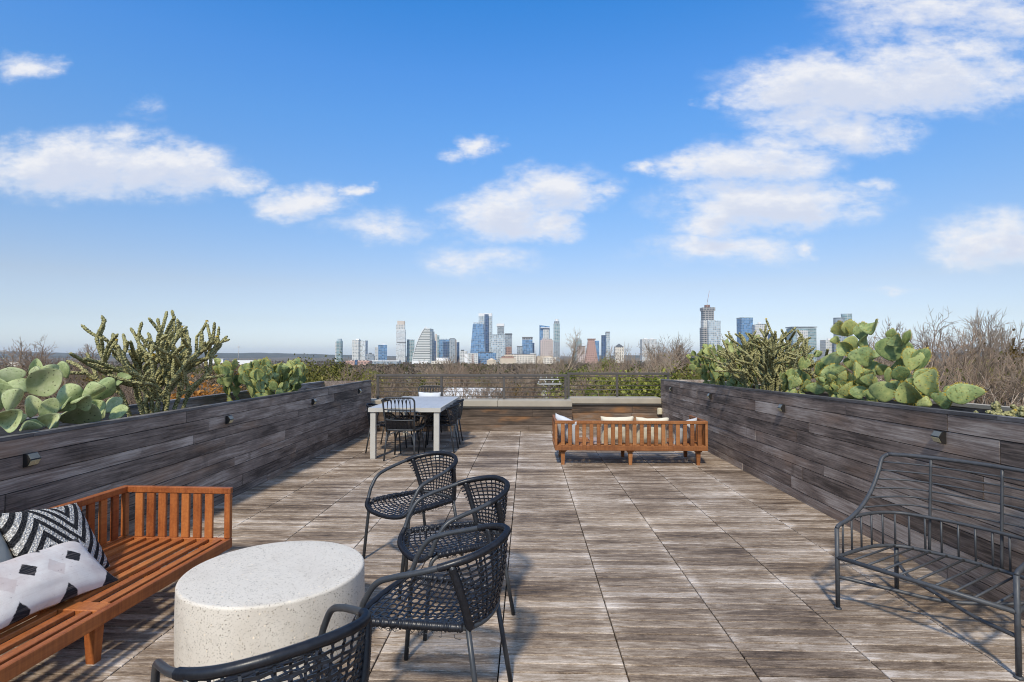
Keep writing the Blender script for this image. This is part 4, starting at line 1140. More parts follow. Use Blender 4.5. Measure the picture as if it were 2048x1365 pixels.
right_pads = [(430, 345, 335, 205, 120, .5), (440, 335, 430, 188, 135, .45), (560, 380, 575, 203, 125, .5), (630, 310, 700, 193, 112, .45), (470, 470, 460, 332, 125, .4), (480, 492, 365, 405, 135, .35), (345, 412, 325, 330, 72, .5), (540, 410, 640, 350, 115, .4),
    (590, 615, 590, 428, 205, .45), (470, 650, 470, 508, 95, .4), (310, 610, 320, 478, 190, .55), (850, 565, 850, 335, 285, .4), (830, 375, 822, 268, 85, .4), (955, 410, 972, 282, 65, .45), (920, 425, 900, 318, 115, .38), (1020, 655, 1010, 435, 160, .45), (1040, 655, 1118, 445, 135, .5),
    (960, 640, 920, 545, 145, .55), (735, 695, 740, 588, 135, .35), (800, 765, 790, 615, 62, .3), (940, 745, 870, 605, 145, .3), (330, 770, 312, 588, 205, .35), (185, 705, 160, 568, 115, .45), (10, 650, 30, 515, 95, .4), (535, 795, 522, 565, 82, .3), (590, 795, 580, 615, 115, .35), (655, 805, 640, 675, 95, .25),
    (150, 870, 150, 755, 155, .25), (300, 860, 300, 775, 130, .2), (450, 895, 405, 745, 115, .18), (560, 905, 515, 795, 135, .2), (775, 935, 750, 740, 235, .2), (885, 860, 870, 745, 145, .3), (1090, 965, 925, 765, 185, .12), (1145, 895, 985, 725, 135, .3), (1220, 920, 1215, 632, 170, .2), (1110, 745, 1055, 645, 165, .4),
    (1500, 960, 1470, 765, 265, .25), (1290, 1000, 1335, 845, 155, .2), (1180, 985, 1160, 895, 105, .1), (700, 545, 725, 475, 95, .5), (640, 920, 660, 820, 130, .15), (1010, 975, 1000, 900, 130, .15), (40, 850, 60, 740, 120, .25), (240, 720, 250, 600, 120, .5), (680, 700, 690, 560, 130, .55), (1330, 900, 1400, 800, 120, .4), (900, 700, 960, 620, 130, .5),
    (-60, 800, -40, 690, 120, .3), (-10, 760, 20, 650, 110, .45)]
rp = traced_cactus('large yellow-spined prickly pear in the right planter behind the iron armchair', zr, right_pads, (XR + .16, 3.62), 'R', (3.3, 5.3, .95), 4)
grown_cactus('', (3.34, 5.9, .96), (.22, 1.1), .30, 10, 'R', 37, (.12, .18), plant=rp)
cholla('wide sprawling cholla cactus in the right planter, in front of the glass towers', (3.34, 7.75, .94), (.60, 1.35), 1.26, 20, 23, .0175)
grown_cactus('yellowish prickly pear clump at the far end of the right planter', (3.36, 9.55, .92), (.30, .95), .74, 15, 'R', 35, (.15, .23))
cholla('low creeping cholla at the right edge of the right planter', (3.34, 3.95, 1.00), (.30, .45), .34, 6, 28, .018, .55)

# ================================================================== ground, hills
def m_ground():
    m, t, bs = mat_new('scrubby_ground')
    pos = t.add('ShaderNodeNewGeometry').outputs['Position']
    a = t.noise(t.mapping(pos, (.004, .004, .004)), 1.0, 8, .7); b = t.noise(t.mapping(pos, (.06, .06, .06)), 1.0, 5, .6)
    c = t.ramp(t.math('ADD', t.math('MULTIPLY', a, .7), t.math('MULTIPLY', b, .35)), [(.38, (.06, .060, .03)), (.50, (.115, .094, .062)), (.60, (.17, .138, .10)), (.70, (.34, .30, .25))])
    t.put(bs.inputs['Base Color'], c); bs.inputs['Roughness'].default_value = .95
    return m
M_GROUND = m_ground()
def gz(x, y):
    d = math.hypot(x, y)
    return -11.5 - 26.0 * min(1, max(0, (d - 150) / 2000)) 
def build_ground():
    V = []; F = []
    rad = [0, 15, 30, 60, 100, 150, 250, 400, 600, 900, 1300, 1800, 2150, 3000, 5000, 9000, 16000, 30000]
    nA = 72
    for i, rr in enumerate(rad):
        for k in range(nA):
            a = 2 * math.pi * k / nA; x, y = rr * math.cos(a), rr * math.sin(a); V.append((x, y, gz(x, y)))
    for i in range(len(rad) - 1):
        for k in range(nA):
            a, b = i * nA + k, i * nA + (k + 1) % nA; F.append((a, a + nA, b + nA, b))
    props(MB().raw(V, F, True).build('ground', M_GROUND), kind='structure')
build_ground()
def m_hill():
    m, t, bs = mat_new('wooded_hillside')
    pos = t.add('ShaderNodeNewGeometry').outputs['Position']
    a = t.noise(t.mapping(pos, (.004, .004, .02)), 1.0, 6, .7)
    w = t.noise(t.mapping(pos, (.012, .012, .05)), 1.0, 4, .75)
    c = t.ramp(a, [(.4, (.030, .038, .020)), (.6, (.07, .062, .04))])
    c = t.mix(t.rng(w, .67, .72, 0, .8), c, (.62, .58, .52))
    t.put(bs.inputs['Base Color'], c); bs.inputs['Roughness'].default_value = .95
    return m
def hills(name, dist, prof, mat, depth, seed):
    """a ridge: points (photo x, photo y of the crest) turned into a rounded range of that depth"""
    V = []; F = []; n = 0; xs = np.linspace(prof[0][0], prof[-1][0], 160)
    ys = np.interp(xs, [p[0] for p in prof], [p[1] for p in prof])
    sect = [(-1, 0), (-.6, .45), (-.25, .85), (0, 1), (.3, .9), (.7, .5), (1, 0)]
    for u, v in zip(xs, ys):
        v2 = v - 1.2 * mnoise.noise((u * .02, seed, 0)) - .6 * mnoise.noise((u * .09, seed, 4))
        c = atY(u, v2, dist)
        for (dy, f) in sect:
            yy = dist + dy * depth; x = c.x * yy / dist
            V.append((x, yy, -39 + (c.z + 39) * f + 6 * mnoise.noise((x * .004, yy * .004, seed)) * f))
    m_ = len(sect)
    for i in range(len(xs) - 1):
        for k in range(m_ - 1):
            a = i * m_ + k; F.append((a, a + m_, a + m_ + 1, a + 1))
    props(MB().raw(V, F, True).build(name, mat), kind='structure')
M_HILL = m_hill()
hills('hills', 13000, [(-700, 704), (-100, 702), (60, 704), (170, 708), (300, 709), (420, 706.5), (520, 706), (640, 709), (760, 712), (900, 714)], M_HILL, 1500, 1.0)
hills('hills', 9000, [(-600, 712), (0, 711), (150, 713), (350, 714), (600, 716), (900, 716)], M_HILL, 900, 2.0)
hills('hills', 12000, [(1150, 712), (1400, 709), (1700, 707), (2100, 704), (2700, 703)], M_HILL, 1500, 3.0)

# ================================================================== trees
def np_tubes(segs, sides):
    """segs: list of (p0, p1, r0, r1) -> mesh arrays, vectorised"""
    A = np.array([list(s[0]) for s in segs]); B = np.array([list(s[1]) for s in segs]); r0 = np.array([s[2] for s in segs]); r1 = np.array([s[3] for s in segs])
    d = B - A; d /= np.maximum(np.linalg.norm(d, axis=1, keepdims=True), 1e-9)
    ref = np.where(np.abs(d[:, 2:3]) < .9, np.array([[0, 0, 1.0]]), np.array([[1.0, 0, 0]]))
    n = np.cross(d, ref); n /= np.linalg.norm(n, axis=1, keepdims=True); b = np.cross(d, n)
    V = np.zeros((len(segs), 2 * sides, 3)); 
    for k in range(sides):
        a = 2 * math.pi * k / sides; o = n * math.cos(a) + b * math.sin(a)
        V[:, k] = A + o * r0[:, None]; V[:, sides + k] = B + o * r1[:, None]
    base = (np.arange(len(segs)) * 2 * sides)[:, None]
    F = np.concatenate([base + np.array([[k, (k + 1) % sides, sides + (k + 1) % sides, sides + k]]) for k in range(sides)], axis=1).reshape(-1, 4)
    return V.reshape(-1, 3), F
def bare_tree(seed, height=9.0, spread=1.0, levels=6, lean=.0, twigs=True):
    r = random.Random(seed); wood = []; twig = []
    def grow(p, d, L, rd, lv):
        n = 3 if lv < 4 else (2 if lv < 6 else 1)
        pts = [p]
        for k in range(n):
            d = (d + Vector((r.gauss(0, .16), r.gauss(0, .16), r.gauss(.03, .10)))).normalized()
            q = p + d * (L / n); ra = rd * (1 - .45 * k / n); rb = rd * (1 - .45 * (k + 1) / n)
            (wood if lv <= 2 else twig).append((p, q, ra, rb)); p = q; pts.append(p)
        if lv >= levels: return
        kids = (4, 3, 4, 4, 4, 3, 3, 2)[lv]
        for k in range(kids):
            f = 1.0 if k == 0 else r.uniform(.35, 1.0)
            i = min(int(f * n), n - 1); b = pts[i].lerp(pts[i + 1], f * n - i)
            a = r.uniform(0, 6.28); o = Quaternion(d, a) @ d.orthogonal().normalized()
            amt = r.uniform(.45, 1.0) * spread if k else r.uniform(.15, .6)
            d2 = (d + o * amt + Vector((0, 0, .08))).normalized()
            grow(b, d2, L * (r.uniform(.60, .80) if lv < 3 else r.uniform(.54, .74)), max(.0056, rd * (.52 if k else .62)), lv + 1)
    grow(Vector((0, 0, 0)), Vector((lean, 0, 1)).normalized(), height * .24, height * .020, 0)
    return wood, twig
def m_bark(name, a, b):
    m, t, bs = mat_new(name)
    oi = t.add('ShaderNodeObjectInfo'); tc = t.add('ShaderNodeTexCoord')
    n = t.noise(tc.outputs['Object'], 1.6, 4, .6)
    v = t.math('ADD', n, t.math('MULTIPLY', t.math('SUBTRACT', oi.outputs['Random'], .5), .5))
    t.put(bs.inputs['Base Color'], t.ramp(v, [(.3, a), (.7, b)])); bs.inputs['Roughness'].default_value = .9; bs.inputs['Specular IOR Level'].default_value = .2
    return m
def m_leaf(name, a, b, c):
    m, t, bs = mat_new(name)
    oi = t.add('ShaderNodeObjectInfo'); geo = t.add('ShaderNodeNewGeometry'); tc = t.add('ShaderNodeTexCoord')
    n = t.noise(tc.outputs['Object'], .9, 4, .6)
    v = t.math('ADD', t.math('ADD', t.math('MULTIPLY', n, .6), t.math('MULTIPLY', geo.outputs['Random Per Island'], .45)), t.math('MULTIPLY', t.math('SUBTRACT', oi.outputs['Random'], .5), .25))
    col = t.ramp(v, [(.25, a), (.55, b), (.85, c)])
    t.put(bs.inputs['Base Color'], col); bs.inputs['Roughness'].default_value = .6; bs.inputs['Specular IOR Level'].default_value = .25
    tr = t.add('ShaderNodeBsdfTranslucent', {0: col}); mx = t.add('ShaderNodeMixShader', {0: .25, 1: bs.outputs[0], 2: tr.outputs[0]})
    t.l.new(mx.outputs[0], t.n['Material Output'].inputs[0])
    return m
M_BARK = m_bark('grey_brown_bark', (.075, .062, .052), (.17, .145, .122))
M_TWIG = m_bark('pale_bare_twigs', (.235, .180, .132), (.45, .355, .265))
M_TWIG2 = m_bark('brown_bare_twigs', (.185, .132, .092), (.36, .265, .19))
M_OAK = m_leaf('live_oak_leaves', (.055, .058, .014), (.155, .150, .033), (.32, .28, .065))
M_JUN = m_leaf('bright_evergreen_leaves', (.075, .092, .017), (.215, .235, .045), (.40, .385, .08))
M_RUST = m_leaf('rusty_leaves', (.07, .045, .012), (.16, .10, .022), (.30, .19, .045))
M_ORNG = m_leaf('orange_autumn_leaves', (.18, .07, .015), (.36, .15, .03), (.50, .24, .05))
BARE = []
for i, (h, sp, lv) in enumerate(((9.5, 1.0, 7), (9, 1.2, 7), (10, .9, 7), (8, 1.3, 7), (7, 1.1, 6))):
    w, tw = bare_tree(100 + i, h, sp, lv)
    V, F = np_tubes(w, 6); m1 = np_mesh('trunk', V, F, smooth=True); m1.materials.append(M_BARK)
    V, F = np_tubes(tw, 3); m2 = np_mesh('crown', V, F); m2.materials.append(M_TWIG if i % 2 == 0 else M_TWIG2)
    zmax = float(np.percentile([s[1].z for s in tw], 99.6))
    BARE.append((m1, m2, zmax))
def leafy(seed, height, rx, n_clump, per, leaf, mat, low=.25):
    r = np.random.RandomState(seed); rr = random.Random(seed)
    segs = [(Vector((0, 0, 0)), Vector((.1, .05, height * .45)), height * .028, height * .018)]
    for k in range(7):
        a = k * .9 + rr.random(); segs.append((Vector((.1, .05, height * rr.uniform(.25, .45))), Vector((math.cos(a) * rx * .6, math.sin(a) * rx * .6, height * rr.uniform(.6, .85))), height * .012, height * .004))
    V, F = np_tubes(segs, 6); trunk = np_mesh('trunk', V, F, smooth=True); trunk.materials.append(M_BARK)
    cen = []
    while len(cen) < n_clump:
        p = r.uniform(-1, 1, 3); q = np.linalg.norm(p)
        if q > 1 or q < .35: continue
        lump = 1 + .28 * mnoise.noise(Vector(p / q * 1.6) + Vector((seed, 0, 0)))
        cen.append(p * lump)
    cen = np.array(cen); cen[:, 0] *= rx; cen[:, 1] *= rx; cen[:, 2] = height * (low + 1) / 2 + cen[:, 2] * height * (1 - low) / 2
    N = n_clump * per
    C = np.repeat(cen, per, axis=0) + r.normal(0, 1, (N, 3)) * np.array([rx * .10, rx * .10, height * .045])
    u = r.normal(0, 1, (N, 3)); u /= np.linalg.norm(u, axis=1, keepdims=True)
    w = np.cross(u, r.normal(0, 1, (N, 3))); w /= np.linalg.norm(w, axis=1, keepdims=True)
    s = leaf * r.uniform(.6, 1.3, (N, 1))
    V = np.stack([C - u * s - w * s * .1, C + w * s * .55, C + u * s, C - w * s * .55], axis=1).reshape(-1, 3)
    F = np.arange(N * 4).reshape(-1, 4)
    crown = np_mesh('crown', V, F); crown.materials.append(mat)
    return trunk, crown, float(V[:, 2].max())
OAKS = [leafy(1, 9, 4.3, 240, 130, .105, M_OAK), leafy(2, 8, 4.0, 220, 130, .10, M_OAK), leafy(3, 9, 3.6, 220, 130, .10, M_JUN), leafy(4, 7, 3.6, 200, 130, .095, M_JUN), leafy(5, 7.5, 3.4, 190, 130, .09, M_RUST)]
ORNG = leafy(6, 5, 1.5, 110, 110, .06, M_ORNG)
def tree(kind, u, vtop, D, label, group=None, yaw=None, widen=1.0, r=random.Random(77)):
    """tree whose top shows at photo pixel (u, vtop) at depth D"""
    p = atY(u, vtop, D); g = gz(p.x, p.y)
    if kind == 'orange': trunk, crown, zm = ORNG
    elif kind.startswith('bare'): trunk, crown, zm = BARE[int(kind[4:])]
    else: trunk, crown, zm = OAKS[int(kind[3:])]
    s = (p.z - g) / zm
    t = thing('bare_tree' if kind.startswith('bare') else 'leafy_tree', label, 'tree', (p.x, p.y, g), r.uniform(0, 6.28) if yaw is None else yaw, group)
    t.scale = (s * widen, s * widen, s)
    link('trunk', trunk, None, t); link('crown', crown, None, t)
    return t
# trees with a look or a place of their own
tree('bare1', 128, 686, 62, 'small bare tree standing above the horizon behind the pale prickly pear')
tree('oak0', 50, 727, 55, 'dark olive evergreen at the left edge behind the pale prickly pear')
tree('oak4', 165, 738, 48, 'brownish shrubby tree between the pale prickly pear and the cholla')
tree('oak4', 445, 722, 58, 'rust-tinged evergreen between the cholla and the far left prickly pear clump')
tree('oak1', 622, 706, 50, 'rounded olive live oak behind the far left prickly pear clump', widen=.8)
tree('oak0', 655, 702, 47, 'tall dark live oak below the round-topped glass tower', widen=.7)
tree('orange', 396, 748, 30, 'small tree with orange leaves behind the cholla on the left')
tree('bare0', 1138, 671, 75, 'tall bare tree rising in front of the slender stepped tower')
tree('oak2', 1200, 706, 70, 'bright evergreen rising in front of the terracotta stepped tower', widen=.8)
tree('oak3', 1120, 730, 64, 'bright green evergreen behind the utility pole', widen=1.1)
tree('oak2', 1172, 728, 60, 'bright green evergreen right of the utility pole')
tree('oak0', 1385, 707, 44, 'broad olive live oak behind the right end of the railing', widen=1.1)
tree('oak1', 1300, 735, 38, 'olive live oak filling the view through the shorter railing')
tree('oak4', 1145, 768, 33, 'yellow-tinged shrub beside the white gabled roof')
for (u_, v_, D_, k_, l_) in ((1085, 742, 66, 'oak2', 'bright evergreen left of the utility pole crossarms'), (1250, 724, 56, 'oak3', 'bright evergreen under the pyramid-roofed tower'), (1330, 720, 47, 'oak0', 'olive oak below the hazy pale apartment slab'), (1270, 758, 33, 'oak3', 'low bright evergreen close behind the shorter railing'), (1222, 752, 37, 'oak1', 'olive evergreen close behind the middle post of the shorter railing'), (1362, 742, 36, 'oak0', 'olive oak close beside the end of the right planter'), (1420, 722, 42, 'oak1', 'olive oak behind the far end of the right planter'), (1000, 745, 44, 'oak4', 'rusty small oak among the bare trees behind the long railing'), (860, 742, 52, 'oak1', 'olive oak among the bare trees above the dining table'), (235, 742, 55, 'oak0', 'olive oak seen through the left cholla'), (330, 738, 64, 'oak1', 'olive oak right of the left cholla'), (510, 730, 62, 'oak0', 'olive oak above the far left prickly pear clump'), (1180, 730, 39, 'oak2', 'bright evergreen left of the middle post of the shorter railing'), (1292, 727, 36, 'oak3', 'rounded bright evergreen right of the middle post of the shorter railing'), (1345, 736, 33, 'oak2', 'bright evergreen at the right end of the shorter railing'), (1140, 752, 34, 'oak3', 'low bright evergreen behind the corner post of the railings'), (2010, 700, 30, 'oak1', 'olive tree among bare branches near the right edge'), (700, 728, 46, 'oak1', 'olive oak at the left end of the long railing')):
    tree(k_, u_, v_, D_, l_)
tree('bare1', 1840, 640, 42, 'bare tree behind the big prickly pear, left of the pair on the right', widen=.7)
tree('bare0', 1905, 648, 36, 'wide bare tree above the right planter, left of the rusty evergreen')
tree('bare2', 1962, 640, 38, 'bare tree crowded against the rusty evergreen at the right edge', widen=.8)
tree('oak4', 2062, 648, 34, 'rusty evergreen tree cut by the right edge of the picture', widen=.8)
tree('oak1', 2040, 690, 40, 'olive tree behind the bare branches at the right edge', widen=.8)
R_ = random.Random(5)
ORD = ['first','second','third','fourth','fifth','sixth','seventh','eighth','ninth','tenth','eleventh','twelfth','thirteenth','fourteenth','fifteenth','sixteenth']
def nth_left(u, lst): return ORD[sorted(q[0] for q in lst).index(u)]
LST = ((1255, 702, 62, 0), (1290, 690, 66, 2), (1335, 684, 60, 0), (1375, 680, 55, 2), (1405, 686, 52, 1), (1310, 702, 48, 1), (1440, 692, 50, 0), (1360, 700, 42, 2))
for (u, v, D, k) in LST:
    tree('bare%d' % k, u, v, D, 'bare tree in the brown thicket right of the pyramid-roofed tower, %s from the left' % nth_left(u, LST), 'bare trees in the thicket right of the skyline', widen=.9)
LST = ((1790, 690, 34, 0), (1860, 690, 28, 1), (1925, 700, 26, 2), (1990, 690, 27, 0), (2050, 690, 30, 1), (1960, 735, 19, 4), (2030, 740, 17, 3), (1890, 730, 20, 2), (1740, 690, 45, 1))
for (u, v, D, k) in LST:
    tree('bare%d' % k, u, v, D, 'bare tree in the tangle behind the big prickly pear, %s from the left' % nth_left(u, LST), 'bare trees behind the right planter', widen=.9)
LST = ((790, 738, 46, 1), (850, 728, 55, 0), (905, 716, 60, 2), (935, 722, 52, 1), (985, 724, 56, 0), (1040, 722, 60, 2), (1075, 716, 66, 0), (765, 744, 38, 3), (820, 752, 34, 0), (880, 748, 33, 1), (950, 752, 31, 2), (1010, 754, 32, 3), (1058, 760, 30, 1), (1240, 742, 40, 1), (725, 735, 52, 2), (700, 748, 40, 3))
for (u, v, D, k) in LST:
    tree('bare%d' % k, u, v, D, 'bare tree in the grove behind the long railing, %s from the left' % nth_left(u, LST), 'bare trees behind the long railing', widen=1.0)
LST = ((240, 738, 60, 1), (300, 740, 52, 3), (200, 748, 40, 1), (350, 742, 66, 0), (480, 742, 60, 3), (520, 738, 70, 1), (90, 745, 42, 3), (10, 742, 52, 1), (150, 755, 34, 0), (560, 735, 75, 2), (410, 745, 46, 1), (265, 760, 33, 3))
for (u, v, D, k) in LST:
    tree('bare%d' % k, u, v, D, 'bare brushy tree beyond the left planter, %s from the left' % nth_left(u, LST), 'bare trees beyond the left planter', widen=1.3)
for i in range(150):
    D = 75 * (420 / 75) ** R_.random(); u = R_.uniform(-60, 2110)
    base_v = 711.5 + 1105 * (1.5 + R_.uniform(1.2, 4.0) + D * .008) / D
    if u > 1230: base_v -= R_.uniform(4, 26) * min(1, 150 / D)
    base_v = max(base_v, 716 if u < 1230 else 690)
    if R_.random() < .56: tree('bare%d' % R_.randrange(5), u, base_v, D, 'bare tree in the wide woods between the terrace and the skyline', 'bare trees in the wide woods', widen=1.3)
    else: tree('oak%d' % R_.choice((0, 0, 1, 1, 2, 3, 4)), u, base_v, D, 'evergreen tree in the wide woods between the terrace and the skyline', 'evergreens in the wide woods', widen=1.15)
def far_woods(name, label, n, mat, seed, per, dmin, dmax, leaf):
    r = np.random.RandomState(seed)
    D = np.sqrt(r.uniform(dmin ** 2, dmax ** 2, n)); a = r.uniform(-1.02, .95, n)
    D = np.where(r.rand(n) < .5, dmin * (dmax / dmin) ** r.rand(n), D)
    X, Y = D * np.sin(a), D * np.cos(a); Z = -11.5 - 26 * np.clip((D - 150) / 2000, 0, 1)
    hgt = r.uniform(6, 11, n); rad = r.uniform(2.8, 5.2, n)
    C = np.repeat(np.stack([X, Y, Z + hgt * .55], 1), per, 0); N = n * per
    q = r.normal(0, 1, (N, 3)); q /= np.linalg.norm(q, axis=1, keepdims=True); q *= r.uniform(.55, 1, (N, 1)); q[:, 2] = np.abs(q[:, 2]) * 1.0 - .15
    C = C + q * np.stack([np.repeat(rad, per), np.repeat(rad, per), np.repeat(hgt * .45, per)], 1)
    u = r.normal(0, 1, (N, 3)); u /= np.linalg.norm(u, axis=1, keepdims=True); w = np.cross(u, r.normal(0, 1, (N, 3))); w /= np.linalg.norm(w, axis=1, keepdims=True)
    s = (leaf * r.uniform(.5, 1.3, (N, 1))) * (1 + np.repeat(D, per)[:, None] / 1500)
    V = np.stack([C - u * s, C + w * s * .5, C + u * s, C - w * s * .5], 1).reshape(-1, 3)
    me = np_mesh(name, V, np.arange(N * 4).reshape(-1, 4)); me.materials.append(mat)
    props(link(name, me), label, 'woods', kind='stuff')
M_FBARE = m_leaf('far_bare_woods', (.11, .084, .062), (.21, .16, .115), (.33, .26, .195))
M_FGRN = m_leaf('far_evergreen_woods', (.055, .056, .017), (.120, .115, .036), (.21, .185, .06))
far_woods('bare_woodland', 'grey-brown leafless woods stretching to the foot of the skyline', 7000, M_FBARE, 1, 40, 260, 3600, .8)
far_woods('evergreen_woodland', 'olive evergreen woods mixed into the far trees', 2600, M_FGRN, 2, 40, 260, 3600, .8)
# ================================================================== houses and poles below the terrace
M_WHITE = plain('white_siding', (.70, .68, .64), .7, var=.06, scale=.6)
M_METALR = plain('white_metal_roof', (.62, .62, .61), .45, var=.08, scale=.8)
M_SHING = plain('grey_shingle_roof', (.20, .19, .18), .85, var=.25, scale=1.5)
M_WINDOW = plain('dark_window_glass', (.03, .04, .05), .12, var=.2)
M_WOODP = plain('weathered_pole_wood', (.10, .078, .06), .85, var=.2, scale=3)
M_PALEM = plain('pale_galvanised_metal', (.52, .52, .50), .45, var=.08)
def house(label, u, vr, D, w, l, rot, roofmat, eave=2.0):
    p = atY(u, vr, D); g = gz(p.x, p.y); h = p.z - g
    t = thing('house', label, 'house', (p.x, p.y, g), rot)
    he = h - eave
    MB().box((-w / 2, -l / 2, -.2), (w / 2, l / 2, he)).build('wall', M_WHITE, t)
    for s in (-1, 1):
        y = s * (l / 2 - .04)
        MB().raw([(-w / 2, y, he + .002), (w / 2, y, he + .002), (0, y, h - .06), (-w / 2, y - s * .1, he + .002), (w / 2, y - s * .1, he + .002), (0, y - s * .1, h - .06)], [(0, 1, 2), (5, 4, 3), (0, 3, 4, 1), (1, 4, 5, 2), (2, 5, 3, 0)]).build('gable', M_WHITE, t)
    o = .45; sl = eave / (w / 2)
    rf = MB()
    for s in (-1, 1):
        xa, za = s * (w / 2 + o), he - o * sl
        vs = [(0, -l / 2 - o, h), (xa, -l / 2 - o, za), (xa, l / 2 + o, za), (0, l / 2 + o, h)]
        rf.raw(vs + [(x, y, z + .12) for x, y, z in vs], [(0, 1, 2, 3), (7, 6, 5, 4), (0, 4, 5, 1), (1, 5, 6, 2), (2, 6, 7, 3), (3, 7, 4, 0)])
    rf.build('roof', roofmat, t)
    for k in range(3):
        x = -w / 2 + w * (k + .5) / 3
        MB().box((x - .5, -l / 2 - .05, he - 2.2), (x + .5, -l / 2 - .004, he - .7)).build('window', M_WINDOW, t)
        y = -l / 2 + l * (k + .5) / 3
        for s in (-1, 1):
            a, b = sorted((s * (w / 2 + .05), s * (w / 2 + .004)))
            MB().box((a, y - .5, he - 2.2), (b, y + .5, he - .7)).build('window', M_WINDOW, t)
    return t
house('white metal-roofed house under the bare trees, seen through the long railing', 948, 779, 37, 2.8, 3.4, R(70), M_METALR, .9)
house('small white gabled house beside the railing corner, right of the utility pole', 1139, 771, 62, 2.6, 5, R(15), M_METALR, 1.3)
house('grey-roofed white house under the bare trees left of the dining table', 735, 786, 50, 5, 8, R(-30), M_SHING, 1.6)
def pole(label, u, vtop, D, arms, transformer):
    p = atY(u, vtop, D); g = gz(p.x, p.y)
    t = thing('utility_pole', label, 'utility pole', (p.x, p.y, g), R(6)); h = p.z - g
    MB().tube([(0, 0, 0), (0, 0, h)], [.17, .12], 10).build('pole', M_WOODP, t)
    for (dz, half) in arms:
        z = h - dz; a = MB().box((-half, -.16, z - .06), (half, -.07, z + .06)).build('crossarm', M_PALEM, t)
        for k in range(4):
            x = -half + .12 + (2 * half - .24) * k / 3
            MB().lathe([(.02, z + .06), (.05, z + .08), (.03, z + .13), (.05, z + .16), (.02, z + .21)], 8, x, -.115).build('insulator', M_PALEM, t)
        for s in (-1, 1): MB().tube([(s * half * .55, -.115, z - .05), (0, -.10, z - .55)], .018, 5).build('brace', M_PALEM, t)
    if transformer:
        MB().lathe([(.02, h - 2.0), (.20, h - 1.98), (.22, h - 1.9), (.22, h - 1.25), (.15, h - 1.15), (.04, h - 1.1)], 14, -.38, -.05).build('transformer', M_PALEM, t)
        MB().box((-.2, -.06, h - 1.7), (-.05, .04, h - 1.6)).build('bracket', M_PALEM, t)
    return t, p
p1, q1 = pole('wooden utility pole with two pale crossarms and a transformer, just beyond the railing', 1098, 752, 42, ((.25, .75), (.60, .92)), True)
p2, q2 = pole('smaller utility pole farther off, left of the near pole', 1067, 737, 95, ((.3, 1.0),), False)
for k, lb in enumerate(('left', 'middle', 'right')):
    x = (-.6 + k * .6)
    a = q1 + Vector((x, -.1, -.15)); b = q2 + Vector((x * 1.5, -.1, -.12)); pts = []
    for i in range(13):
        f = i / 12; pts.append(a.lerp(b, f) - Vector((0, 0, 1.1 * 4 * f * (1 - f))))
    o = MB().tube([v - a for v in pts], .016, 4).build('power_line', M_STRIP, loc=a)
    props(o, 'sagging power line between the two utility poles, %s of three' % lb, 'cable', 'power lines between the poles')
pole('thin utility pole on the horizon at the left edge', 8, 700, 180, ((.5, 1.2),), False)

# ================================================================== the skyline
def m_facade(name, glass, frame, fl=6.0, bay=7.0, fh=.35, fv=.25, rough=.25, var=.5, metal=0.0):
    m, t, bs = mat_new(name)
    tc = t.add('ShaderNodeTexCoord'); s = t.add('ShaderNodeSeparateXYZ', {0: tc.outputs['Object']})
    u = t.math('DIVIDE', t.math('ADD', t.math('ADD', s.outputs[0], s.outputs[1]), 700.0), bay); v = t.math('DIVIDE', t.math('ADD', s.outputs[2], 300.0), fl)
    slab = t.math('LESS_THAN', t.math('FRACT', v), fh); mul = t.math('LESS_THAN', t.math('FRACT', u), fv)
    k = t.math('MAXIMUM', slab, mul)
    wn = t.add('ShaderNodeTexWhiteNoise', {0: t.add('ShaderNodeCombineXYZ', {0: t.math('FLOOR', u), 1: t.math('FLOOR', v), 2: 0.0}).outputs[0]}, noise_dimensions='3D').outputs[0]
    big = t.noise(tc.outputs['Object'], .03, 3, .6)
    w2 = t.math('ADD', t.math('MULTIPLY', wn, .65), t.math('MULTIPLY', big, .5))
    g = t.mix(t.rng(w2, .15, 1.0), tuple(c * (1 - var) for c in glass), tuple(min(1, c * (1 + var * 1.3)) for c in glass))
    t.put(bs.inputs['Base Color'], t.mix(k, g, frame)); t.put(bs.inputs['Roughness'], t.rng(k, 0, 1, rough, .7))
    bs.inputs['Metallic'].default_value = metal
    return m
G = {
    'teal': m_facade('teal_glass_facade', (.16, .26, .28), (.46, .48, .47), 7, 9, .28, .18),
    'blue': m_facade('blue_glass_facade', (.10, .21, .36), (.26, .34, .44), 8, 8, .20, .14),
    'deep': m_facade('deep_blue_glass_facade', (.045, .085, .17), (.12, .16, .22), 8, 9, .22, .18),
    'pale': m_facade('pale_glass_facade', (.30, .38, .43), (.55, .56, .55), 9, 8, .28, .24),
    'grey': m_facade('grey_glass_facade', (.20, .245, .28), (.36, .38, .39), 7, 10, .30, .26),
    'white': m_facade('white_condo_facade', (.30, .34, .35), (.64, .62, .58), 7, 8, .45, .36),
    'pixel': m_facade('white_pixel_facade', (.34, .40, .42), (.66, .66, .65), 6, 5, .42, .30, var=.75),
    'sail': m_facade('sail_louvre_facade', (.20, .22, .22), (.66, .66, .62), 8, 900, .52, .0),
    'pink': m_facade('rose_beige_facade', (.25, .23, .23), (.58, .48, .43), 8, 10, .40, .42),
    'brick': m_facade('terracotta_facade', (.22, .15, .13), (.50, .31, .25), 9, 9, .45, .40),
    'rust': m_facade('brown_facade', (.14, .09, .08), (.36, .22, .17), 8, 8, .40, .40),
    'conc': m_facade('concrete_frame', (.06, .075, .09), (.40, .38, .36), 9, 12, .40, .26),
    'cream': m_facade('cream_low_facade', (.26, .24, .22), (.72, .66, .56), 7, 10, .45, .50),
}
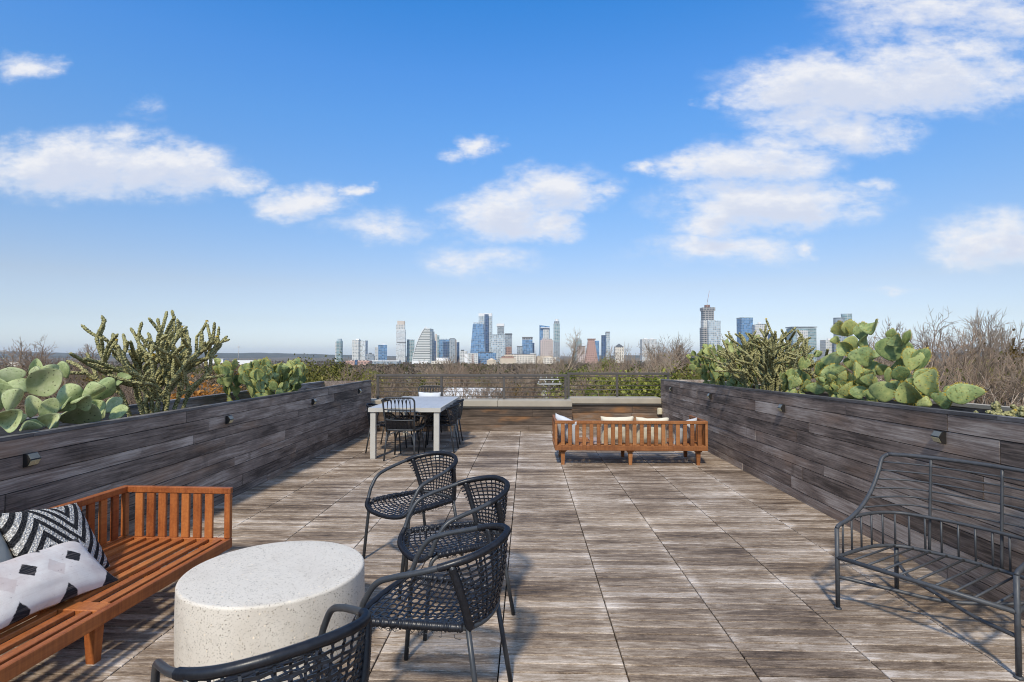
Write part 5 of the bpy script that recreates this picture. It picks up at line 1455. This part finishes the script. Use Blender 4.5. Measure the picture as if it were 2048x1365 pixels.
M_CROWN = plain('white_crown', (.80, .79, .77), .6, var=.05, scale=.05); M_DKCROWN = plain('dark_crown', (.10, .11, .12), .6, var=.1, scale=.05); M_BEIGE = plain('beige_crown', (.62, .54, .46), .7, var=.08, scale=.05)
M_RED = plain('red_roof_band', (.42, .20, .15), .8, var=.1, scale=.05); M_TAN = plain('tan_stone', (.60, .50, .38), .8, var=.1, scale=.05)
G.update(crown=M_CROWN, dark=M_DKCROWN, beige=M_BEIGE, red=M_RED, tan=M_TAN)
def tower(label, D, parts, ang=0.0, k=.75, cat='tower', name='tower'):
    u0, u1 = parts[0][1], parts[0][2]
    c = atY((u0 + u1) / 2, 711.5, D); g = gz(c.x, c.y)
    t = thing(name, label, cat, (c.x, c.y, g - 1), R(ang))
    ca, sa = math.cos(R(ang)), math.sin(R(ang))
    for i, pt in enumerate(parts):
        nm, a, b, v1, v0, mt = pt[:6]; opt = pt[6] if len(pt) > 6 else {}
        A = atY(a, v1, D); B = atY(b, v1, D); top = A.z - g + 1
        bot = (atY(a, v0, D).z - g + 1 - .4) if v0 else 0.0
        wid = B.x - A.x; kk = opt.get('k', k); w = wid / (abs(ca) + kk * abs(sa)); d = w * kk
        wx = (A.x + B.x) / 2 - c.x; dy = opt.get('dy', 0.0) + i * .35
        lx, ly = wx * ca + dy * sa, -wx * sa + dy * ca
        x0, x1, y0, y1 = lx - w / 2, lx + w / 2, ly - d / 2, ly + d / 2
        shp = opt.get('shape', 'box'); mb = MB()
        if shp == 'box': mb.box((x0, y0, bot), (x1, y1, top))
        elif shp == 'round': mb.prism([(lx + w / 2 * math.cos(q), ly + d / 2 * math.sin(q)) for q in np.linspace(0, 2 * math.pi, 24, endpoint=False)], bot, top)
        elif shp == 'taper':
            f = opt['f']; e = opt.get('e', .5)
            mx = x0 + w * e; wt = w * f
            vs = [(x0, y0, bot), (x1, y0, bot), (x1, y1, bot), (x0, y1, bot), (mx - wt * e, y0 + 3, top), (mx + wt * (1 - e), y0 + 3, top), (mx + wt * (1 - e), y1 - 3, top), (mx - wt * e, y1 - 3, top)]
            mb.raw(vs, [(0, 3, 2, 1), (4, 5, 6, 7), (0, 1, 5, 4), (1, 2, 6, 5), (2, 3, 7, 6), (3, 0, 4, 7)])
        elif shp == 'wedge':    # sloping top: left height differs
            zl = atY(a, opt['vl'], D).z - g + 1
            vs = [(x0, y0, bot), (x1, y0, bot), (x1, y1, bot), (x0, y1, bot), (x0, y0, zl), (x1, y0, top), (x1, y1, top), (x0, y1, zl)]
            mb.raw(vs, [(0, 3, 2, 1), (4, 5, 6, 7), (0, 1, 5, 4), (1, 2, 6, 5), (2, 3, 7, 6), (3, 0, 4, 7)])
        elif shp == 'pyramid':
            mb.raw([(x0, y0, bot), (x1, y0, bot), (x1, y1, bot), (x0, y1, bot), (lx, ly, top)], [(0, 3, 2, 1), (0, 1, 4), (1, 2, 4), (2, 3, 4), (3, 0, 4)])
        elif shp == 'steps':
            n = opt['n']; f = opt['f']
            for j in range(n):
                q = 1 - (1 - f) * (j / (n - 1)) ** .8; z0_, z1_ = bot + (top - bot) * max(0, j / n - .02), bot + (top - bot) * (j + 1) / n
                mb.box((lx - w / 2 * q, ly - d / 2 * q, z0_), (lx + w / 2 * q, ly + d / 2 * q, z1_))
        elif shp == 'spire': mb.tube([(lx, ly, bot), (lx, ly, top)], [opt.get('r', 1.6), .4], 6)
        elif shp == 'slant': mb.tube([(lx - w / 2, ly, bot), (lx + w / 2, ly, top)], [opt.get('r', 1.2), .6], 5)
        mb.build(nm, G[mt], t)
    return t
W = {'shape': 'round', 'k': 1.0}
tower('narrow teal glass tower with rounded top, farthest left of the skyline', 2700, [('body', 672, 686.5, 682, 0, 'teal', W), ('side_wing', 671, 677, 684, 0, 'white', {'dy': -4}), ('crown', 674.5, 684.5, 678, 682, 'pale', W)], 12)
tower('white twin-slab condominium tower second from the left', 2650, [('body', 705.5, 721, 680.5, 0, 'white'), ('wing', 718, 733, 681.5, 0, 'pixel', {'dy': 12}), ('penthouse', 712, 720, 678, 681, 'crown')], -10)
tower('low grey block right of the white condominium tower', 2600, [('body', 731, 749.5, 708, 0, 'grey'), ('roof_plant', 737, 744, 706, 708, 'dark')], 14, 1.0, 'building', 'office_block')
tower('mid-height blue glass tower with white left side', 2700, [('body', 755, 775, 690.5, 0, 'blue'), ('white_wing', 750, 758, 695, 0, 'white', {'dy': -6}), ('roof_plant', 764, 770, 687.5, 691, 'crown')], 18)
tower('tall white pixel-patterned residential tower, tallest on the left half', 2750, [('body', 792.5, 812, 660, 0, 'pixel'), ('upper_body', 792, 810.5, 650, 660, 'white'), ('dark_belt', 794, 812.6, 684.4, 685.6, 'dark', {'dy': -2}), ('crown', 794.5, 810, 642.5, 650, 'beige'), ('crown_corner', 807, 810.6, 643.5, 650, 'dark', {'dy': -6})], 8)
tower('teal-grey glass tower between the pixel tower and the sail-shaped tower', 2800, [('body', 813.5, 829.5, 681, 0, 'teal'), ('parapet', 813, 830, 679.5, 681, 'pale')], 10)
def sail():
    D = 2600; c = atY(846, 711.5, D); g = gz(c.x, c.y)
    t = thing('tower', 'sail-shaped tower with curved white edge and horizontal louvres', 'tower', (c.x, c.y, g - 1))
    edge = [(827.5, 728), (829, 715), (831.5, 704), (835, 692), (839, 681), (843.5, 671), (848, 663), (851.5, 658)]
    P = [atY(u, v, D) - Vector((c.x, c.y, g - 1)) for u, v in edge]
    rt = [atY(862, v, D) - Vector((c.x, c.y, g - 1)) for u, v in edge]
    vs = []; fs = []
    for a, b in zip(P, rt):
        z = max(0, a.z); vs += [(a.x, -30, z), (b.x, -30, z), (b.x + 6, 34, z), (a.x + 6, 34, z)]
    vs[:4] = [(x, y, 0) for x, y, z in vs[:4]]
    for i in range(len(P) - 1):
        q = i * 4
        for k in range(4): fs.append((q + k, q + (k + 1) % 4, q + 4 + (k + 1) % 4, q + 4 + k))
    fs += [(3, 2, 1, 0), tuple(len(vs) - 4 + k for k in range(4))]
    # roof stops at 662 px level on the right
    MB().raw(vs, fs).build('louvred_face', G['sail'], t)
    rim = [Vector((p.x - 1, -31, max(0, p.z))) for p in P] + [atY(854.8, 654.5, D) - Vector((c.x, c.y, g - 1)) + Vector((0, -31, 0))]
    MB().tube(rim, 1.8, 6).build('white_edge', M_CROWN, t)
    ap = rim[-1]; e = atY(858.5, 663, D) - Vector((c.x, c.y, g - 1)) + Vector((0, -31, 0))
    MB().tube([ap, e], 1.0, 5).build('apex_strut', M_CROWN, t)
    a, b = atY(862.2, 663, D), atY(866, 663, D); MB().box((a.x - c.x, -26, 0), (b.x - c.x, 36, a.z - g)).build('glass_side', G['grey'], t)
    a, b = atY(827, 721, D), atY(859, 721, D); MB().box((a.x - c.x, -34, 0), (b.x - c.x, -31, a.z - g)).build('white_base', M_CROWN, t)
sail()
tower('narrow dark blue tower right behind the sail-shaped tower', 2900, [('body', 865, 872, 682, 0, 'deep'), ('fin', 868.6, 870.2, 662, 682.2, 'grey', {'shape': 'spire', 'r': 2.2})], 5)
tower('slim pale tower with glass side right of the finned dark tower', 3000, [('body', 871.5, 878.2, 671, 0, 'teal'), ('fin_wall', 871, 874, 668.5, 0, 'beige', {'dy': -5})], 0)
tower('broad blue glass office tower with lighter upper panel', 2700, [('body', 879.8, 899.5, 680, 0, 'blue'), ('top_band', 880, 899.3, 678.3, 680.2, 'pale'), ('dark_panel', 888, 898, 684, 712, 'deep', {'dy': -20, 'k': .3})], 0)
tower('grey glass tower with pale edges beside the broad blue office tower', 2650, [('body', 899.5, 911, 678, 0, 'grey'), ('edge_fin', 910, 913, 680, 0, 'beige'), ('parapet', 900.5, 909, 677, 678, 'dark')], 0)
tower('dark blue tower stepping down right of the grey glass tower', 2750, [('body', 912.5, 919, 685, 0, 'deep')], 10)
tower('low white block between the dark blue tower and the tapering glass tower', 2600, [('body', 920, 934, 703, 0, 'white'), ('roof_plant', 922, 928, 700, 703, 'dark'), ('annex', 930, 940, 709, 0, 'crown', {'dy': -10})], 0, 1.0, 'building', 'apartment_block')
tower('blue glass tower tapering upwards like a sail, left of the tallest tower', 2650, [('body', 940, 972.5, 649, 0, 'blue', {'shape': 'taper', 'f': .62, 'e': .55}), ('glass_screen', 947, 964, 645.5, 649.4, 'pale')], 0)
tower('tallest tower of the middle skyline with white crown and dark stripe', 2850, [('body', 958, 984, 633, 0, 'pale'), ('dark_stripe', 970, 978, 630, 0, 'deep', {'dy': -34, 'k': .2}), ('crown', 958, 984, 628, 633.3, 'crown'), ('mast', 957.2, 958.4, 625, 634, 'dark', {'shape': 'spire'})], 0)
tower('pale gridded glass slab in front of the tower with white cap', 2650, [('body', 982.5, 1010, 671, 0, 'pale'), ('parapet', 982.5, 1010, 669.5, 671, 'grey')], 0, .5)
tower('slim grey tower with bright white cap', 2900, [('body', 995, 1008, 653, 0, 'grey'), ('cap', 993.5, 1008.6, 648, 653.2, 'crown')], 0, .9)
tower('grey-green glass tower with open roof frame, behind the small brown block', 2800, [('body', 1010.5, 1024, 670, 0, 'grey'), ('roof_frame', 1010, 1024.3, 667.5, 670.2, 'dark')], 0, .9)
tower('small brown block below the grey-green glass tower', 2550, [('body', 1011, 1023.3, 694, 0, 'rust')], 8, .9, 'building', 'office_block')
tower('small grey block left of the crowned blue tower', 2600, [('body', 1034, 1045, 694, 0, 'grey'), ('roof', 1033.8, 1045.2, 692.8, 694.2, 'dark')], 0, .9, 'building', 'office_block')
tower('blue glass tower crowned with pale vertical fins', 2650, [('body', 1044.5, 1065, 680, 0, 'blue'), ('side', 1064, 1068.8, 686, 0, 'deep', {'dy': 10}), ('fin_crown', 1044.5, 1065, 675.5, 680.2, 'conc'), ('cap', 1044, 1065.5, 674.6, 675.8, 'dark')], 0)
tower('blue glass tower with sloping roofline, left of the slender stepped tower', 2800, [('body', 1078.8, 1099, 653.5, 0, 'blue', {'shape': 'wedge', 'vl': 651}), ('white_frame', 1081, 1099.3, 656, 657.3, 'crown', {'dy': -26, 'k': .2}), ('bay', 1086, 1097, 660, 680, 'white', {'dy': -28, 'k': .2})], 0)
tower('rose-beige condominium tower with bays below the sloping blue tower', 2600, [('body', 1080.5, 1106, 681, 0, 'pink'), ('top_bay', 1084, 1093, 677.5, 681.3, 'pink'), ('top_bay', 1096, 1104, 678.3, 681.3, 'pink')], 0)
tower('slender stepped tower with curved white crown, tallest right of centre', 2750, [('body', 1107.5, 1119.5, 684, 0, 'grey'), ('upper_body', 1107.3, 1119.2, 648, 684.2, 'teal'), ('shoulder', 1108, 1118.6, 643, 648.2, 'grey'), ('crown', 1110, 1117, 639, 643.2, 'crown', W)], 0, .9)
tower('glass tower with spires behind the bare tree', 3000, [('body', 1149, 1163, 680, 0, 'teal'), ('cap', 1151, 1160.5, 677, 680.2, 'pale'), ('spire', 1153.5, 1154.5, 669, 677.4, 'beige', {'shape': 'spire'})], 0)
tower('beige mid-rise block left of the terracotta stepped tower', 2700, [('body', 1154, 1170, 693.5, 0, 'pink'), ('roof', 1153.8, 1170.2, 692.6, 693.8, 'dark')], 0)
tower('terracotta tower stepping inwards like a pyramid', 2650, [('body', 1168.5, 1196, 680, 0, 'brick', {'shape': 'steps', 'n': 9, 'f': .48}), ('roof_deck', 1175, 1191, 677.8, 679.6, 'rust')], 0)
tower('blue glass tower half hidden by the terracotta stepped tower', 2900, [('body', 1188.5, 1197.5, 682, 0, 'blue')], 0)
tower('dark and pale two-tone tower at the right end of the middle skyline', 2750, [('body', 1203, 1211.5, 671, 0, 'deep', {'k': 1.2}), ('pale_side', 1210.8, 1219, 666, 0, 'pale', {'k': 1.2}), ('cap', 1211.5, 1219.2, 664, 670, 'dark', {'k': 1.1}), ('edge', 1210.4, 1211.6, 670, 0, 'crown', {'dy': -9})], 0)
tower('pale stone tower with a dark pyramid roof', 2600, [('body', 1229, 1247, 693.5, 0, 'cream'), ('roof', 1230, 1246, 687.5, 693.8, 'dark', {'shape': 'pyramid', 'k': 1.0})], 0)
tower('hazy pale apartment slab behind the brown thicket', 3400, [('body', 1282, 1311, 679, 0, 'white'), ('roof_plant', 1287, 1294, 677, 679.2, 'crown'), ('roof_plant', 1300, 1306, 677, 679.2, 'crown')], 0)
tower('unfinished concrete tower with a crane on top', 2500, [('body', 1402, 1426, 656, 0, 'conc'), ('offset_block', 1404, 1428, 641, 656.3, 'white'), ('upper_floors', 1404.5, 1425.5, 622, 641.3, 'conc'), ('formwork_ring', 1402.6, 1427.6, 616, 622.3, 'conc'), ('core', 1409, 1420, 610.5, 616.3, 'rust', W), ('blue_wing', 1411, 1435, 643, 0, 'pale', {'dy': -22}), ('crane_mast', 1414, 1415.2, 604, 611, 'tan', {'shape': 'spire', 'r': 1.2}), ('crane_jib', 1414.6, 1419.2, 582, 605, 'red', {'shape': 'slant', 'r': .9})], 0)
tower('plain blue glass tower rising behind the right-hand cholla', 2700, [('body', 1476, 1502.6, 637.5, 0, 'blue'), ('parapet', 1475.8, 1502.8, 636, 637.8, 'teal'), ('roof_plant', 1485, 1491, 634.5, 636.4, 'crown')], 6)
tower('white balconied condominium tower right of the plain blue tower', 2600, [('body', 1506, 1533, 650, 0, 'white'), ('roof', 1513, 1533.5, 648.6, 650.4, 'dark'), ('penthouse', 1516, 1521, 645, 648.9, 'crown')], -6)
tower('dark blue slab behind the cholla, right of the white condominium tower', 2800, [('body', 1534, 1551, 669, 0, 'deep')], 0)
tower('wide glass slab with overhanging flat roof behind the cholla', 2600, [('body', 1579, 1625.5, 657, 0, 'teal'), ('white_bays', 1586, 1608, 662, 0, 'white', {'dy': -32, 'k': .2}), ('flat_roof', 1577.5, 1627, 654.3, 656, 'grey')], 0, .6)
tower('white apartment tower half hidden by the big prickly pear', 2500, [('body', 1645.5, 1674, 680.5, 0, 'white'), ('penthouse', 1655, 1663, 677.5, 680.8, 'crown')], 0)
tower('curved glass tower rising above the big prickly pear', 2450, [('body', 1667.5, 1688, 636, 0, 'grey', {'shape': 'round', 'k': .9}), ('tall_wing', 1683, 1703, 629, 0, 'teal', {'shape': 'round', 'k': .9}), ('rim', 1682.8, 1703.2, 628, 629.2, 'pale', {'shape': 'round', 'k': .9})], 0)
tower('brick parking block with dark arched centre at the foot of the skyline', 1500, [('body', 694.5, 741.5, 722, 0, 'brick'), ('dark_centre', 713, 718, 720, 0, 'deep', {'dy': -12, 'k': 1.0}), ('upper_deck', 698, 735, 720.3, 722.2, 'pink')], 0, .4, 'building', 'office_block')
tower('low white apartment row with flat roof below the crowned blue tower', 2000, [('body', 1020, 1072, 709.5, 0, 'cream'), ('roof', 1019.5, 1072.5, 708, 709.8, 'dark'), ('end_tower', 1060, 1070, 707, 0, 'crown', {'dy': -6})], 0, .3, 'building', 'apartment_block')
tower('brown terraced low building left of the white apartment row', 1900, [('body', 1000, 1032, 717, 0, 'tan'), ('upper_deck', 1003, 1028, 713, 717.3, 'rust'), ('top_deck', 1008, 1026, 710, 713.3, 'tan')], 0, .5, 'building', 'office_block')
tower('low blue glass building at the foot of the tapering glass tower', 2100, [('body', 957, 992, 706.5, 0, 'blue'), ('roof', 956.8, 985, 705, 706.8, 'dark')], 0, .5, 'building', 'office_block')
tower('white balconied block at the foot of the tapering glass tower', 2050, [('body', 936, 956.5, 707, 0, 'white'), ('stair', 944, 949, 708, 0, 'pink', {'dy': -10})], 0, .6, 'building', 'apartment_block')
tower('small tan gabled building in the trees below the tapering glass tower', 1300, [('body', 974, 992, 721, 0, 'tan'), ('roof', 973.5, 992.5, 716.5, 721.2, 'tan', {'shape': 'pyramid'})], 0, .8, 'building', 'house')
tower('long low white warehouse on the left plain', 2400, [('body', 398, 452, 719, 0, 'crown'), ('roof', 397.5, 452.5, 717.8, 719.3, 'pale')], 0, .4, 'building', 'warehouse')
tower('low white warehouse left of the far left prickly pear', 2100, [('body', 470, 520, 721, 0, 'crown')], 0, .4, 'building', 'warehouse')
tower('low pale shed at the left edge of the plain', 1700, [('body', 20, 48, 725, 0, 'cream')], 0, .4, 'building', 'warehouse')
tower('low white shed in the trees behind the cholla', 1500, [('body', 186, 206, 729, 0, 'crown')], 0, .4, 'building', 'warehouse')
tower('low grey hall right of the brick parking block', 1700, [('body', 745, 800, 722.5, 0, 'grey'), ('roof', 744.6, 800.4, 721.4, 722.8, 'crown')], 0, .3, 'building', 'warehouse')
tower('low tan building right of the white apartment row', 2000, [('body', 1074, 1104, 712, 0, 'tan'), ('annex', 1085, 1112, 715, 0, 'cream', {'dy': -15})], 0, .4, 'building', 'office_block')
tower('low white building with flat roof right of the sail-shaped tower', 2000, [('body', 873, 897, 716, 0, 'crown'), ('lower_hall', 866, 905, 722, 0, 'cream', {'dy': -20})], 0, .4, 'building', 'office_block')
tower('tall thin radio mast on the left horizon', 4000, [('mast', 476.6, 478.4, 688, 0, 'beige', {'shape': 'spire', 'r': 2.0}), ('antenna_deck', 475.6, 479.4, 694, 695, 'beige')], 0, 1.0, 'mast', 'radio_mast')

# ================================================================== the air
def haze():
    m = bpy.data.materials.new('pale_air'); m.use_nodes = True; t = NT(m.node_tree); t.n.clear()
    v = t.add('ShaderNodeVolumePrincipled', {'Color': (.80, .90, 1.0, 1), 'Density': 2.5e-5, 'Anisotropy': 0.0}); out = t.add('ShaderNodeOutputMaterial'); t.l.new(v.outputs[0], out.inputs['Volume'])
    o = MB().box((-31000, -31000, -60), (31000, 31000, 360)).build('haze', m); props(o, kind='stuff')
haze()
